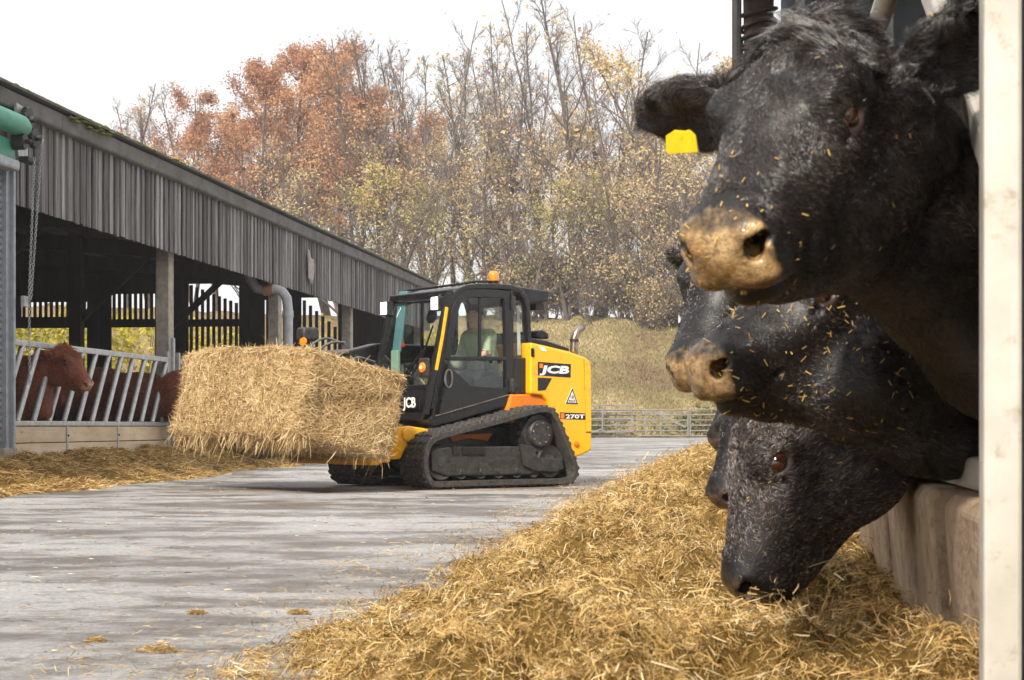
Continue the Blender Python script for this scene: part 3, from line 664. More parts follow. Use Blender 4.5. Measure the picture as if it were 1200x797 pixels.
# doors with upper and lower panes (the far side wall is glazed the same way)
for (y, inw) in ((YC, 1), (YF, -1)):
    dr = empty('door' if inw > 0 else 'side_wall'); dr.parent = cab
    a, b = ex(y + inw * 0.012, y - inw * 0.04)
    P = lambda pts: mpoly(pts, YC)
    m = MB()
    m.ribbon(P([(511, 486), (523, 424), (531, 370), (536.5, 353), (543, 346.5), (552, 344), (575, 344), (593.5, 345.5), (595.5, 400), (595.5, 460)]), 0.085, a, b)
    m.ribbon(P([(520, 420.2), (594, 420.2)]), 0.042, a, b)
    m.prism(P([(507, 487), (519.5, 423), (552, 452.2), (593, 454.6), (595, 463.5), (504.5, 490.5)]), a, b)
    m.build('door_frame', M_blk, dr, bevel=0.008)
    m = MB(); m.prism(P([(524, 419), (531, 382), (539, 357), (546, 348.5), (563, 347), (563, 419)]), *ex(y - inw * 0.012, y - inw * 0.017)); m.build('window_pane', M_glass, dr)
    m = MB(); m.prism(P([(562, 347), (592, 348.5), (592, 419), (562, 419)]), *ex(y - inw * 0.022, y - inw * 0.027)); m.build('window_pane', M_glass, dr)
    m = MB(); m.prism(P([(519, 422), (594, 422), (594, 456), (552, 453)]), *ex(y - inw * 0.012, y - inw * 0.017)); m.build('lower_pane', M_glassd, dr)
    m = MB(); m.ribbon(P([(563.3, 347), (563.0, 419)]), 0.032, *ex(y - inw * 0.004, y - inw * 0.03)); m.build('sliding_stile', M_blk, dr, bevel=0.004)
    if inw > 0:
        m = MB(); m.ribbon(P([(509.5, 487.5), (595.5, 462.5)]), 0.008, *ex(y + 0.016, y)); m.build('trim_line', M_steel, dr)
        hp = P([(524.5 + 4.2 * math.cos(k * math.pi / 10), 444 + 10.5 * math.sin(k * math.pi / 10)) for k in range(20)])
        m = MB(); m.ribbon(hp, 0.016, *ex(y + 0.034, y + 0.008), closed=True); m.build('door_handle', M_hose, dr, bevel=0.004)
        for (px, py) in ((600, 355.5), (598.5, 452)):
            x, z = ms(px, py, YC); m = MB(); m.box((x, y + 0.02, z), (0.05, 0.03, 0.14)).box((x - 0.03, y + 0.03, z), (0.05, 0.02, 0.05)).lathe([(-0.07, 0.018), (0.07, 0.018)], (x, y + 0.035, z), (0, 0, 1), 10); m.build('hinge', M_blk2, dr, bevel=0.006)
        for px in (576, 586):
            x, z = ms(px, 423.5, YC); m = MB(); m.box((x, y + 0.0, z), (0.018, 0.03, 0.04)); m.build('catch', M_blk, dr)
m = MB(); m.ribbon(mpoly([(511, 434), (518, 396), (523.5, 360)], YC), 0.036, *ex(YC + 0.012, YC - 0.02)); m.build('yellow_pillar_strip', M_yel, cab, bevel=0.006)
# roof with rear visor
m = MB(); m.prism(mpoly([(531, 345), (540, 337.5), (556, 333.5), (592, 333), (612, 336), (646, 341), (644.5, 353.5), (632, 355), (620, 357), (612, 345), (596, 339), (560, 339)], YC), *ex(YC - 0.02, YF + 0.02)); rf_ = m.build('roof', M_blk, cab, bevel=0.02)
x, z = ms(640, 358, YC); m = MB(); m.box((x, 0.35, z), (0.13, 0.2, 0.09)); m.build('rear_lamp', M_blk2, cab, bevel=0.012)
# headliner
m = MB(); m.prism(mpoly([(540, 341), (612, 341), (612, 345), (540, 346)], YC), *ex(YC - 0.1, YF + 0.1)); m.build('headliner', M_liner, cab)
xa, za = ms(524, 362, YC); xb, zb = ms(509, 440, YC); xt, zt = ms(534, 338, YC); xc, zc = ms(505, 486, YC)
# windscreen frame in the raked front plane
FX = lambda z: xb + (xa - xb) * (z - zb) / (za - zb)
zt_, zw, zlow = za + 0.16, zb - 0.12, zc
m = MB(); m.beam((FX(zt_) - 0.01, YC - 0.02, zt_), (FX(zt_) - 0.01, YF + 0.02, zt_), 0.1, 0.08); m.build('windscreen_header', M_blk, cab, bevel=0.015)
for y in (YC - 0.03, YF + 0.03):
    m = MB(); m.beam((FX(zt_), y, zt_), (FX(zlow), y, zlow), 0.06, 0.07); m.build('front_pillar', M_blk, cab, bevel=0.012)
m = MB(); m.beam((FX(zw) + 0.005, YC - 0.06, zw), (FX(zw) + 0.005, YF + 0.06, zw), 0.05, 0.06); m.build('windscreen_sill', M_blk, cab, bevel=0.01)
m = MB(); m.add([(FX(zt_) + 0.01, YC - 0.05, zt_), (FX(zt_) + 0.01, YF + 0.05, zt_), (FX(zw) + 0.01, YF + 0.05, zw), (FX(zw) + 0.01, YC - 0.05, zw)], [(0, 1, 2, 3)]); ws = m.build('windscreen', M_glass, cab); ws.modifiers.new('thick', 'SOLIDIFY').thickness = 0.005
m = MB(); m.add([(FX(zw) + 0.02, YC - 0.02, zw), (FX(zw) + 0.02, YF + 0.02, zw), (FX(zlow) + 0.06, YF + 0.02, zlow - 0.05), (FX(zlow) + 0.06, YC - 0.02, zlow - 0.05)], [(0, 1, 2, 3)]); fp = m.build('front_panel', M_blk, cab); fp.modifiers.new('thick', 'SOLIDIFY').thickness = 0.03
# front lettering plate low on the nose
m = MB(); m.box((FX(zlow + 0.1) + 0.09, 0.36, zlow + 0.12), (0.012, 0.34, 0.12)); fpl = m.build('front_plate', M_blk, cab)
c = bpy.data.curves.new('lettering', 'FONT'); c.body = 'JCB'; c.size = 0.14; c.offset = 0.004; c.extrude = 0.001; c.align_x = 'CENTER'; c.align_y = 'CENTER'
lt = bpy.data.objects.new('lettering', c); col.objects.link(lt); bpy.context.view_layer.update(); lme = bpy.data.meshes.new_from_object(lt.evaluated_get(bpy.context.evaluated_depsgraph_get())); bpy.data.objects.remove(lt)
lme.materials.clear(); lme.materials.append(M_white); lt = link('lettering', lme, fpl); lt.location = (FX(zlow + 0.1) + 0.098, 0.36, zlow + 0.12); lt.rotation_euler = (R(90), 0, R(90))
# work lights (lit), beacon, marker light, wiper, aerial, mirrors
for (y, px) in ((YC - 0.12, 0), (YF + 0.02, 1)):
    z = zt_ - 0.10; xx = FX(zt_) + 0.10
    m = MB(); m.box((xx - 0.035, y, z), (0.09, 0.13, 0.15)); wl = m.build('work_light', M_blk2, cab, bevel=0.01)
    m = MB(); m.box((xx + 0.012, y, z), (0.012, 0.105, 0.125)); m.build('lens', M_lamp, wl, bevel=0.004)
    m = MB(); m.beam((xx - 0.04, y, z + 0.06), (xx - 0.1, y, z + 0.13), 0.03, 0.02); m.build('light_bracket', M_blk2, wl)
x, z = ms(578.5, 331.5, 0.1); m = MB(); m.lathe([(0, 0.062), (0.03, 0.062), (0.032, 0.055)], (x, 0.1, z - 0.01), (0, 0, 1), 20); bc = m.build('beacon_base', M_blk, cab, smooth=35)
m = MB(); m.lathe([(0, 0.056), (0.02, 0.058), (0.075, 0.054), (0.1, 0.042), (0.108, 0.02), (0.11, 0)], (x, 0.1, z + 0.02), (0, 0, 1), 20); m.build('beacon', M_amber, cab, smooth=60)
xm, zm = ms(501, 431, 0.42)
m = MB(); m.box((FX(zm) + 0.05, 0.43, zm), (0.05, 0.16, 0.2)); ml = m.build('marker_light', M_blk2, cab, bevel=0.02)
m = MB(); m.lathe([(0, 0.055), (0.015, 0.05), (0.02, 0.03), (0.021, 0)], (FX(zm) + 0.075, 0.43, zm), (1, 0, 0), 18); m.build('lens', M_amber, ml, smooth=45)
m = MB(); m.lathe([(0, 0.022), (0.008, 0.018), (0.009, 0)], (FX(zm) + 0.094, 0.43, zm), (1, 0, 0), 12); m.build('lens_centre', M_white, ml, smooth=45)
m = MB(); z1 = zw + 0.02; m.tube([(FX(z1) + 0.03, 0.05, z1), (FX(z1 + 0.25) + 0.04, 0.22, z1 + 0.25), (FX(z1 + 0.36) + 0.04, 0.34, z1 + 0.36)], 0.012, 8); m.tube([(FX(z1 + 0.06) + 0.03, 0.18, z1 + 0.06), (FX(z1 + 0.36) + 0.03, 0.34, z1 + 0.36), (FX(z1 + 0.62) + 0.025, 0.40, z1 + 0.62)], 0.011, 6); m.tube([(FX(z1) + 0.03, -0.02, z1 - 0.03), (FX(z1 + 0.2) + 0.045, 0.18, z1 + 0.24)], 0.011, 6); m.build('wiper', M_blk, cab, smooth=40)
x, z = ms(533, 333, 0.3); m = MB(); m.tube([(x, 0.3, z), (x + 0.04, 0.3, z + 0.3)], [0.005, 0.003], 5); m.build('aerial', M_blk, cab)
m = MB(); m.tube([(x + 0.1, 0.5, z - 0.02), (x - 0.1, 0.5, z + 0.02), (x - 0.3, 0.5, z + 0.03)], 0.014, 6); m.tube([(x + 0.1, 0.5, z - 0.02), (x + 0.12, -0.45, z - 0.03)], 0.014, 6); m.build('roof_rail', M_blk, cab, smooth=40)
# inside the cab
xs, zs = ms(566, 455, 0.0)
m = MB(); m.box((xs, 0.02, zs - 0.06), (0.46, 0.48, 0.12)); seat = m.build('seat', M_seat, ldr, bevel=0.04, seg=3)
m = MB(); m.box((xs - 0.26, 0.02, zs + 0.30), (0.13, 0.46, 0.62), Matrix.Rotation(R(-10), 3, 'Y')); m.build('backrest', M_seat, seat, bevel=0.05, seg=3)
m = MB(); m.box((xs, 0.02, zs - 0.3), (0.4, 0.4, 0.36)); m.build('seat_base', M_int, seat, bevel=0.02)
for y in (0.36, -0.34):
    m = MB(); m.prism([(xs + 0.3, zs - 0.3), (xs + 0.34, zs + 0.10), (xs + 0.22, zs + 0.14), (xs - 0.3, zs + 0.05), (xs - 0.3, zs - 0.3)], *ex(y + 0.08, y - 0.08)); cn = m.build('control_console', M_int, ldr, bevel=0.025)
    m = MB(); m.lathe([(0, 0.055), (0.03, 0.05), (0.035, 0.038), (0.06, 0.044), (0.065, 0.03), (0.09, 0.035), (0.095, 0.016), (0.16, 0.016), (0.17, 0.03), (0.23, 0.028), (0.25, 0.01)], (xs + 0.24, y, zs + 0.11), (0.1, 0, 1), 14); m.build('joystick', M_blk2, cn, smooth=35)
m = MB(); m.box((xs + 0.05, 0.0, zs - 0.46), (1.05, 0.98, 0.05)); m.build('cab_floor', M_int, ldr)
m = MB(); m.prism(mpoly([(596, 344), (616, 350), (619, 462), (604, 462)], YC), *ex(YC - 0.1, YF + 0.1)); m2 = MB()
zr = zs + 0.2
m2.box((ms(614, 440, YC)[0], 0.02, zs - 0.12), (0.06, 0.98, 0.6)); m2.build('rear_bulkhead', M_blk, cab)
m3 = MB(); m3.box((ms(612, 380, YC)[0], 0.02, zs + 0.6), (0.006, 0.95, 0.62)); m3.build('rear_window', M_glass, cab)
# dash on the far front, teal panel with stickers, pale post (seen through the windscreen)
m = MB(); m.box((FX(zw) - 0.16, -0.05, zw - 0.02), (0.26, 0.85, 0.06)); m.build('dash_shelf', M_teal, cab, bevel=0.02)
m = MB(); m.box((FX(zw) - 0.12, 0.2, zw - 0.16), (0.2, 0.3, 0.22)); m.build('foot_pedal_box', M_int, cab, bevel=0.02)
m = MB(); m.box((FX(zw + 0.55) - 0.1, YF + 0.17, zw + 0.72), (0.03, 0.15, 0.66), Matrix.Rotation(R(-8), 3, 'Y')); tp = m.build('control_pillar', M_teal, cab, bevel=0.01)
for dz in (0.86, 0.62): m = MB(); m.box((FX(zw + dz) - 0.075, YF + 0.19, zw + dz), (0.006, 0.07, 0.12), Matrix.Rotation(R(-8), 3, 'Y')); m.build('warning_sticker', M_yst, tp)
m = MB(); m.box((FX(zw + 0.2) - 0.1, YF + 0.2, zw + 0.2), (0.04, 0.13, 0.42)); m.build('pillar_post', M_palegreen, cab, bevel=0.01)
m = MB(); m.box((FX(zw + 0.5) - 0.06, YF + 0.3, zw + 0.46), (0.03, 0.05, 0.04)); m.build('red_knob', M_red, cab, bevel=0.01)
m = MB(); m.tube([(xs - 0.3, YF + 0.1, zs + 0.9), (xs - 0.1, YF + 0.1, zs + 0.62), (xs - 0.05, YF + 0.1, zs + 0.5), (xs - 0.3, YF + 0.1, zs + 0.42)], 0.022, 8); m.build('grab_rail', M_blk, cab, smooth=40)
m = MB(); m.tube([(FX(zt_) - 0.25, -0.1, zt_ - 0.06), (FX(zt_) - 0.25, -0.1, zt_ - 0.16)], 0.015, 6); m.lathe([(0, 0.07), (0.03, 0.075), (0.035, 0)], (FX(zt_) - 0.25, -0.1, zt_ - 0.2), (1, 0, 0.2), 14); m.build('ceiling_fan', M_blk, cab, smooth=40)

# --- single boom on the far side, linkage, hoses and the bale fork
YB = -0.74
def bx(px, py, y=YB): x, z = ms(px, py, y); return Vector((x, y, z))
m = MB(); arm = [(612, 405), (560, 372), (500, 378), (455, 400), (432, 420), (416, 470), (412, 520)]
arm = [(-0.75, 1.15), (-0.3, 1.42), (0.45, 1.42), (0.95, 1.30), (1.22, 1.05), (1.36, 0.55), (1.38, 0.36)]
m.ribbon(arm, 0.22, *ex(YB + 0.1, YB - 0.1)); bm = m.build('boom_arm', M_blk, ldr, bevel=0.025)
m = MB(); m.prism([(-0.9, 0.5), (-0.4, 0.5), (-0.55, 1.3), (-0.85, 1.3)], *ex(YB + 0.09, YB - 0.09)); m.build('boom_tower', M_yel, ldr, bevel=0.02)
m = MB(); m.tube([(-0.3, YB + 0.13, 0.75), (0.5, YB + 0.13, 1.25)], 0.05, 12); m.build('lift_ram', M_blk2, ldr, smooth=40)
m = MB(); m.tube([(0.9, YB + 0.16, 1.42), (1.15, YB + 0.18, 1.40), (1.45, YB + 0.2, 1.16)], 0.035, 10); m.build('tilt_ram', M_steel, ldr, smooth=40)
# quick hitch crosshead in front of the nose, fork carriage behind the bale
m = MB(); m.box((1.42, 0.0, 0.42), (0.12, 1.5, 0.34)); m.build('quick_hitch', M_yel, ldr, bevel=0.02)
m = MB(); m.tube([(1.3, -0.7, 0.42), (1.3, 0.62, 0.42)], 0.10, 18); m.build('cross_tube', M_yel, ldr, smooth=40)
m = MB(); m.prism([(1.18, 0.28), (1.5, 0.25), (1.5, 0.62), (1.3, 0.66), (1.16, 0.5)], *ex(0.66, 0.56)); m.lathe([(0, 0.085), (0.03, 0.085), (0.035, 0.05)], (1.33, 0.66, 0.44), (0, 1, 0), 16); m.build('hitch_cheek', M_yel, ldr, bevel=0.012)
m = MB(); m.box((1.2, 0.64, 0.66), (0.05, 0.03, 0.2)); m.build('hitch_lever', M_org, ldr, bevel=0.008)
m = MB(); m.prism(mpoly([(454, 502), (476, 499), (500, 503), (503, 511), (482, 518), (470, 528), (466, 538), (454, 538)], 0.5), *ex(0.56, 0.30)); m.lathe([(0, 0.075), (0.03, 0.075), (0.036, 0.04)], (ms(474, 509, 0.5)[0], 0.56, ms(474, 509, 0.5)[1]), (0, 1, 0), 16); m.build('front_bracket', M_yel, ldr, bevel=0.02)
hoses = [[(0.95, -0.55, 1.52), (1.2, -0.45, 1.50), (1.5, -0.3, 1.36), (1.62, -0.2, 1.2)], [(0.9, -0.6, 1.50), (1.15, -0.62, 1.56), (1.4, -0.55, 1.44), (1.6, -0.42, 1.2)], [(0.6, -0.5, 1.32), (0.85, -0.45, 1.36), (1.05, -0.3, 1.26), (1.2, -0.1, 1.02)], [(0.6, -0.46, 1.28), (0.9, -0.35, 1.22), (1.1, -0.2, 1.1), (1.3, 0.05, 0.9)]]
def smooth_path(P, n=6):
    P = [Vector(p) for p in P]; out = []
    for i in range(len(P) - 1):
        p0, p1, p2, p3 = P[max(i - 1, 0)], P[i], P[i + 1], P[min(i + 2, len(P) - 1)]
        for k in range(n):
            t = k / n; out.append(0.5 * ((2 * p1) + (p2 - p0) * t + (2 * p0 - 5 * p1 + 4 * p2 - p3) * t * t + (3 * p1 - p0 - 3 * p2 + p3) * t ** 3))
    return out + [P[-1]]
for h in hoses: m = MB(); m.tube(smooth_path(h), 0.013, 8); m.build('hose', M_hose, ldr, smooth=50)
# boom-mounted lamp with orange marker, lever cap and brown guard seen above the bale
m = MB(); m.box((1.30, YB + 0.02, 1.60), (0.2, 0.17, 0.15)); bl = m.build('boom_lamp', M_blk2, ldr, bevel=0.035, seg=3)
m = MB(); m.lathe([(0, 0.045), (0.015, 0.04), (0.02, 0)], (1.40, YB + 0.10, 1.52), (0.9, 0.4, 0), 14); m.build('lens', M_amber, bl, smooth=50)
m = MB(); m.tube([(1.2, YB, 1.4), (1.3, YB, 1.54)], 0.03, 8); m.build('lamp_stalk', M_hose, bl, smooth=50)
M_brn = simple('rusty_guard', S(72, 44, 40), 0.8, c2=S(56, 38, 36), scale=14)
m = MB(); V = [(1.75 + 0.30 * math.cos(a), 1.12 + 0.30 * math.sin(a)) for a in np.linspace(0, math.pi, 15)]; m.prism(V, *ex(-0.25, -0.55)); m.build('hitch_guard', M_brn, ldr, bevel=0.02)
m = MB(); m.box((2.0, -0.62, 1.30), (0.5, 0.07, 0.07)).box((2.35, -0.7, 1.36), (0.16, 0.2, 0.14)); m.build('fork_latch', M_blk2, ldr, bevel=0.02)
m = MB(); m.box((1.62, 0, 0.74), (0.06, 1.3, 0.6)); fk = m.build('fork_carriage', M_blk2, ldr, bevel=0.015)
for y in (-0.45, 0.0, 0.45): m = MB(); m.tube([(1.62, y, 0.5), (2.45, y, 0.62)], [0.024, 0.006], 8); m.build('bale_spike', M_steel, fk, smooth=40)
# ------------------------------------------------------------------ bodies as smooth implicit surfaces
class Field:
    """signed distance on a rectilinear grid, fine where the head is"""
    def __init__(s, xs, ys, zs):
        s.ax = [np.asarray(a, np.float32) for a in (xs, ys, zs)]; s.v = np.full([len(a) for a in s.ax], 0.5, np.float32)
    def _win(s, lo, hi):
        sl = []
        for a, l, h in zip(s.ax, lo, hi):
            i0, i1 = np.searchsorted(a, l), np.searchsorted(a, h)
            if i1 - i0 < 1: return None
            sl.append(slice(max(0, i0 - 1), min(len(a), i1 + 1)))
        return tuple(sl)
    def prim(s, fn, lo, hi, M=None, k=0.02, sub=False):
        """fn(x, y, z) in local coordinates; lo/hi local bounds; M local->world"""
        M = M or Matrix.Identity(4); mg = k + 0.03
        C = np.array([M @ Vector((a, b, c)) for a in (lo[0] - mg, hi[0] + mg) for b in (lo[1] - mg, hi[1] + mg) for c in (lo[2] - mg, hi[2] + mg)])
        w = s._win(C.min(0), C.max(0))
        if w is None: return
        X, Y, Z = np.meshgrid(*[a[q] for a, q in zip(s.ax, w)], indexing='ij')
        I = np.array(M.inverted(), np.float32)
        x = I[0, 0] * X + I[0, 1] * Y + I[0, 2] * Z + I[0, 3]; y = I[1, 0] * X + I[1, 1] * Y + I[1, 2] * Z + I[1, 3]; z = I[2, 0] * X + I[2, 1] * Y + I[2, 2] * Z + I[2, 3]
        b = fn(x, y, z).astype(np.float32); a = s.v[w]
        if sub:
            b = -b; h = np.maximum(k - np.abs(a - b), 0) / k; s.v[w] = np.maximum(a, b) + h * h * k * 0.25
        else:
            h = np.maximum(k - np.abs(a - b), 0) / k; s.v[w] = np.minimum(a, b) - h * h * k * 0.25
    def ell(s, c, r, M=None, k=0.03, sub=False, rot=None):
        c = np.array(c, float); r = np.array(r, float)
        Q = np.array(rot.transposed()) if rot is not None else np.eye(3)
        def fn(x, y, z):
            x, y, z = x - c[0], y - c[1], z - c[2]
            a = (Q[0, 0] * x + Q[0, 1] * y + Q[0, 2] * z); b = (Q[1, 0] * x + Q[1, 1] * y + Q[1, 2] * z); d = (Q[2, 0] * x + Q[2, 1] * y + Q[2, 2] * z)
            k0 = np.sqrt((a / r[0]) ** 2 + (b / r[1]) ** 2 + (d / r[2]) ** 2) + 1e-6; k1 = np.sqrt((a / r[0] ** 2) ** 2 + (b / r[1] ** 2) ** 2 + (d / r[2] ** 2) ** 2) + 1e-6
            return k0 * (k0 - 1) / k1
        R_ = max(r) if rot is not None else r
        s.prim(fn, c - R_, c + R_, M, k, sub)
    def cap(s, a, b, ra, rb, M=None, k=0.03, sub=False, sc=(1, 1, 1)):
        sc = np.array(sc, float); a_, b_ = np.array(a, float), np.array(b, float); A = a_ / sc; B = b_ / sc; D = B - A; L2 = max(1e-9, (D * D).sum()); smn = sc.min()
        def fn(x, y, z):
            x, y, z = x / sc[0] - A[0], y / sc[1] - A[1], z / sc[2] - A[2]
            t = np.clip((x * D[0] + y * D[1] + z * D[2]) / L2, 0, 1)
            return (np.sqrt((x - t * D[0]) ** 2 + (y - t * D[1]) ** 2 + (z - t * D[2]) ** 2) - (ra + (rb - ra) * t)) * smn
        r = max(ra, rb) * sc; s.prim(fn, np.minimum(a_, b_) - r, np.maximum(a_, b_) + r, M, k, sub)
    def mesh(s):
        """surface nets"""
        v = s.v; ins = v < 0; nx, ny, nz = v.shape
        c = np.zeros((nx - 1, ny - 1, nz - 1), np.uint8)
        for a in (0, 1):
            for b in (0, 1):
                for d in (0, 1): c += ins[a:nx - 1 + a, b:ny - 1 + b, d:nz - 1 + d]
        act = (c > 0) & (c < 8); I = np.argwhere(act); idx = np.full(act.shape, -1, np.int64); idx[act] = np.arange(len(I))
        P = np.zeros((len(I), 3)); W = np.zeros(len(I)); i, j, k = I.T
        cor = [(a, b, d) for a in (0, 1) for b in (0, 1) for d in (0, 1)]
        gx, gy, gz_ = s.ax
        for p in cor:
            for q in cor:
                if sum(abs(u - w) for u, w in zip(p, q)) == 1 and p < q:
                    va = v[i + p[0], j + p[1], k + p[2]]; vb = v[i + q[0], j + q[1], k + q[2]]; m = (va < 0) != (vb < 0)
                    t = np.where(m, va / np.where(m, va - vb, 1), 0)
                    pa = np.stack([gx[i + p[0]], gy[j + p[1]], gz_[k + p[2]]], 1); pb = np.stack([gx[i + q[0]], gy[j + q[1]], gz_[k + q[2]]], 1)
                    P += np.where(m[:, None], pa + (pb - pa) * t[:, None], 0); W += m
        P /= W[:, None]
        F = []
        for ax in range(3):
            o = [0, 0, 0]; o[ax] = 1
            A = ins[:nx - o[0], :ny - o[1], :nz - o[2]]; B = ins[o[0]:, o[1]:, o[2]:]; E = A != B
            u, w = [(1, 2), (2, 0), (0, 1)][ax]
            lo = [0, 0, 0]; lo[u] = 1; lo[w] = 1
            E[tuple(slice(0, 1) if lo[q] else slice(None) for q in range(3))] &= True
            e = np.argwhere(E); ok = (e[:, u] > 0) & (e[:, w] > 0) & (e[:, u] < v.shape[u] - 1) & (e[:, w] < v.shape[w] - 1); e = e[ok]
            def cell(du, dw): q = e.copy(); q[:, u] -= du; q[:, w] -= dw; return idx[q[:, 0], q[:, 1], q[:, 2]]
            f = np.stack([cell(1, 1), cell(0, 1), cell(0, 0), cell(1, 0)], 1)
            fl = ~A[tuple(e.T)]; f[fl] = f[fl][:, ::-1]; F.append(f)
        F = np.concatenate(F); F = F[(F >= 0).all(1)]
        return P, F

def axis_grid(lo, hi, flo, fhi, h, H):
    a = list(np.arange(lo, flo, H)) if lo < flo else []
    b = list(np.arange(flo, fhi, h)); c = list(np.arange(fhi, hi + H, H)) if hi > fhi else []
    return np.array(sorted(set(np.round(a + b + c, 5))))

def head_frame(eye_mid, yaw, pitch, roll, size=1.0, anchor=(0.172, 0, 0.03)):
    y, p, r = R(yaw), R(pitch), R(roll)
    F = Vector((-math.sin(y) * math.cos(p), -math.cos(y) * math.cos(p), -math.sin(p))); L = Vector((math.cos(y), -math.sin(y), 0)); U = F.cross(L)
    L2 = L * math.cos(r) + U * math.sin(r); U2 = F.cross(L2)
    M3 = Matrix((F, L2 * 0.93, U2)).transposed() * size
    M = M3.to_4x4(); M.translation = Vector(eye_mid) - M3 @ Vector(anchor); return M

WX, WZ = 0.82, 0.16
def warp(p):
    p = Vector(p); u = p.x - 0.17
    return Vector((0.17 + u * WX, p.y, p.z - WZ * u)) if u > 0 else Vector((0.17 + u * 0.74, p.y, p.z))
def unwarp(q):
    q = q.copy(); u = np.maximum(q[:, 0] - 0.17, 0) / WX; q[:, 2] += WZ * u; q[:, 0] = np.where(u > 0, 0.17 + u, 0.17 + (q[:, 0] - 0.17) / 0.74); return q
def head_prims(f, M, ears, eyes=True, lower=0.0):
    k = 0.04
    E = lambda c, r, k=0.04, sub=False, rot=None: f.ell(warp(c), r, M, k, sub, rot)
    C = lambda a, b, ra, rb, k=0.04, sub=False, sc=(1, 1, 1): f.cap(warp(a), warp(b), ra, rb, M, k, sub, sc)
    E((0.05, 0, 0.0), (0.13, 0.102, 0.105)); E((-0.005, 0, 0.07), (0.07, 0.065, 0.05), 0.05)
    E((0.12, 0, 0.03), (0.13, 0.118, 0.07)); C((0.12, 0, 0.02), (0.405, 0, -0.005), 0.09, 0.066)
    C((0.02, 0, -0.165), (0.37, 0, -0.095), 0.088, 0.05, 0.06, sc=(1, 0.95, 1))
    for s in (1, -1):
        E((0.075, s * 0.066, -0.115), (0.14, 0.058, 0.135), 0.05)
        E((0.25, s * 0.042, -0.045), (0.15, 0.052, 0.075), 0.05)
        C((0.19, s * 0.095, -0.015), (0.33, s * 0.058, -0.03), 0.022, 0.018, 0.05)
    E((0.432, 0, -0.014), (0.07, 0.084, 0.062)); E((0.470, 0, -0.006), (0.042, 0.072, 0.05), 0.03)
    for s in (1, -1):
        E((0.448, s * 0.042, -0.048), (0.052, 0.046, 0.03), 0.025)
        E((0.474, s * 0.048, 0.010), (0.034, 0.032, 0.033), 0.02)
    E((0.41, 0, -0.098), (0.062, 0.056, 0.028), 0.02)
    for s in (1, -1):
        for a, b in (((0.52, 0, -0.068), (0.47, s * 0.055, -0.075)), ((0.47, s * 0.055, -0.075), (0.40, s * 0.084, -0.082)), ((0.40, s * 0.084, -0.082), (0.345, s * 0.08, -0.066))):
            C(a, b, 0.007, 0.007, 0.012, True)
        E((0.490, s * 0.050, 0.006), (0.045, 0.016, 0.020), 0.008, True, Matrix.Rotation(s * 0.6, 3, 'Z'))
        E((0.488, s * 0.070, 0.016), (0.022, 0.012, 0.010), 0.008, True, Matrix.Rotation(s * 0.9, 3, 'Z'))
        E((0.165, s * 0.096, 0.068), (0.055, 0.03, 0.02), 0.025)
        E((0.172, s * 0.098, 0.03), (0.044, 0.030, 0.037), 0.02)
        if eyes: E((0.184, s * 0.140, 0.026), (0.032, 0.030, 0.018), 0.005, True)
        C((0.21, s * 0.112, 0.008), (0.24, s * 0.100, -0.018), 0.006, 0.003, 0.01, True)
        for q in (0, 1, 2): C((0.415 - 0.012 * q, -0.05 * s, 0.062 + 0.006 * q), (0.415 - 0.012 * q, 0.0, 0.066 + 0.006 * q), 0.004, 0.004, 0.008, True)
    for s, e in zip((1, -1), ears):
        if e is None: continue
        e1 = Vector(e[0]).normalized(); e3 = Vector(e[1]); e3 = (e3 - e1 * e3.dot(e1)).normalized(); e2 = e3.cross(e1)
        base = Vector((0.0, s * 0.10, -0.02)); q = Matrix((e1, e2, e3)).transposed(); sc = e[2] if len(e) > 2 else 1.0
        f.cap((0.02, s * 0.07, -0.01), base + e1 * 0.05, 0.05, 0.034, M, 0.03)
        f.ell(base + e1 * 0.115 * sc, (0.112 * sc, 0.068 * sc, 0.022), M, 0.025, rot=q)
        f.ell(base + e1 * 0.118 * sc + e3 * 0.022, (0.088 * sc, 0.05 * sc, 0.020), M, 0.012, sub=True, rot=q)

def cow_mesh(head, ears, chain, extra=(), h=0.006, H=0.03, lo=None, hi=None, flo=None, fhi=None):
    """head: frame matrix; chain: (point, radius, (sx, sy, sz)) joined by capsules; extra: ellipsoids"""
    c = head @ Vector((0.2, 0, -0.02)); rad = 0.40
    flo = flo or (c.x - rad, c.y - rad, c.z - 0.36); fhi = fhi or (c.x + rad, c.y + rad, c.z + 0.36)
    f = Field(*[axis_grid(lo[i], hi[i], max(lo[i], flo[i]), min(hi[i], fhi[i]), h, H) for i in range(3)])
    for (c_, r_, k_) in extra: f.ell(c_, r_, None, k_)
    for ch in chain:
        for (a, ra), (b, rb) in zip(ch[:-1], ch[1:]): f.cap(a, b, ra, rb, None, 0.07)
    head_prims(f, head, ears)
    return f.mesh()

def smoothstep(a, b, x): t = np.clip((x - a) / (b - a), 0, 1); return t * t * (3 - 2 * t)

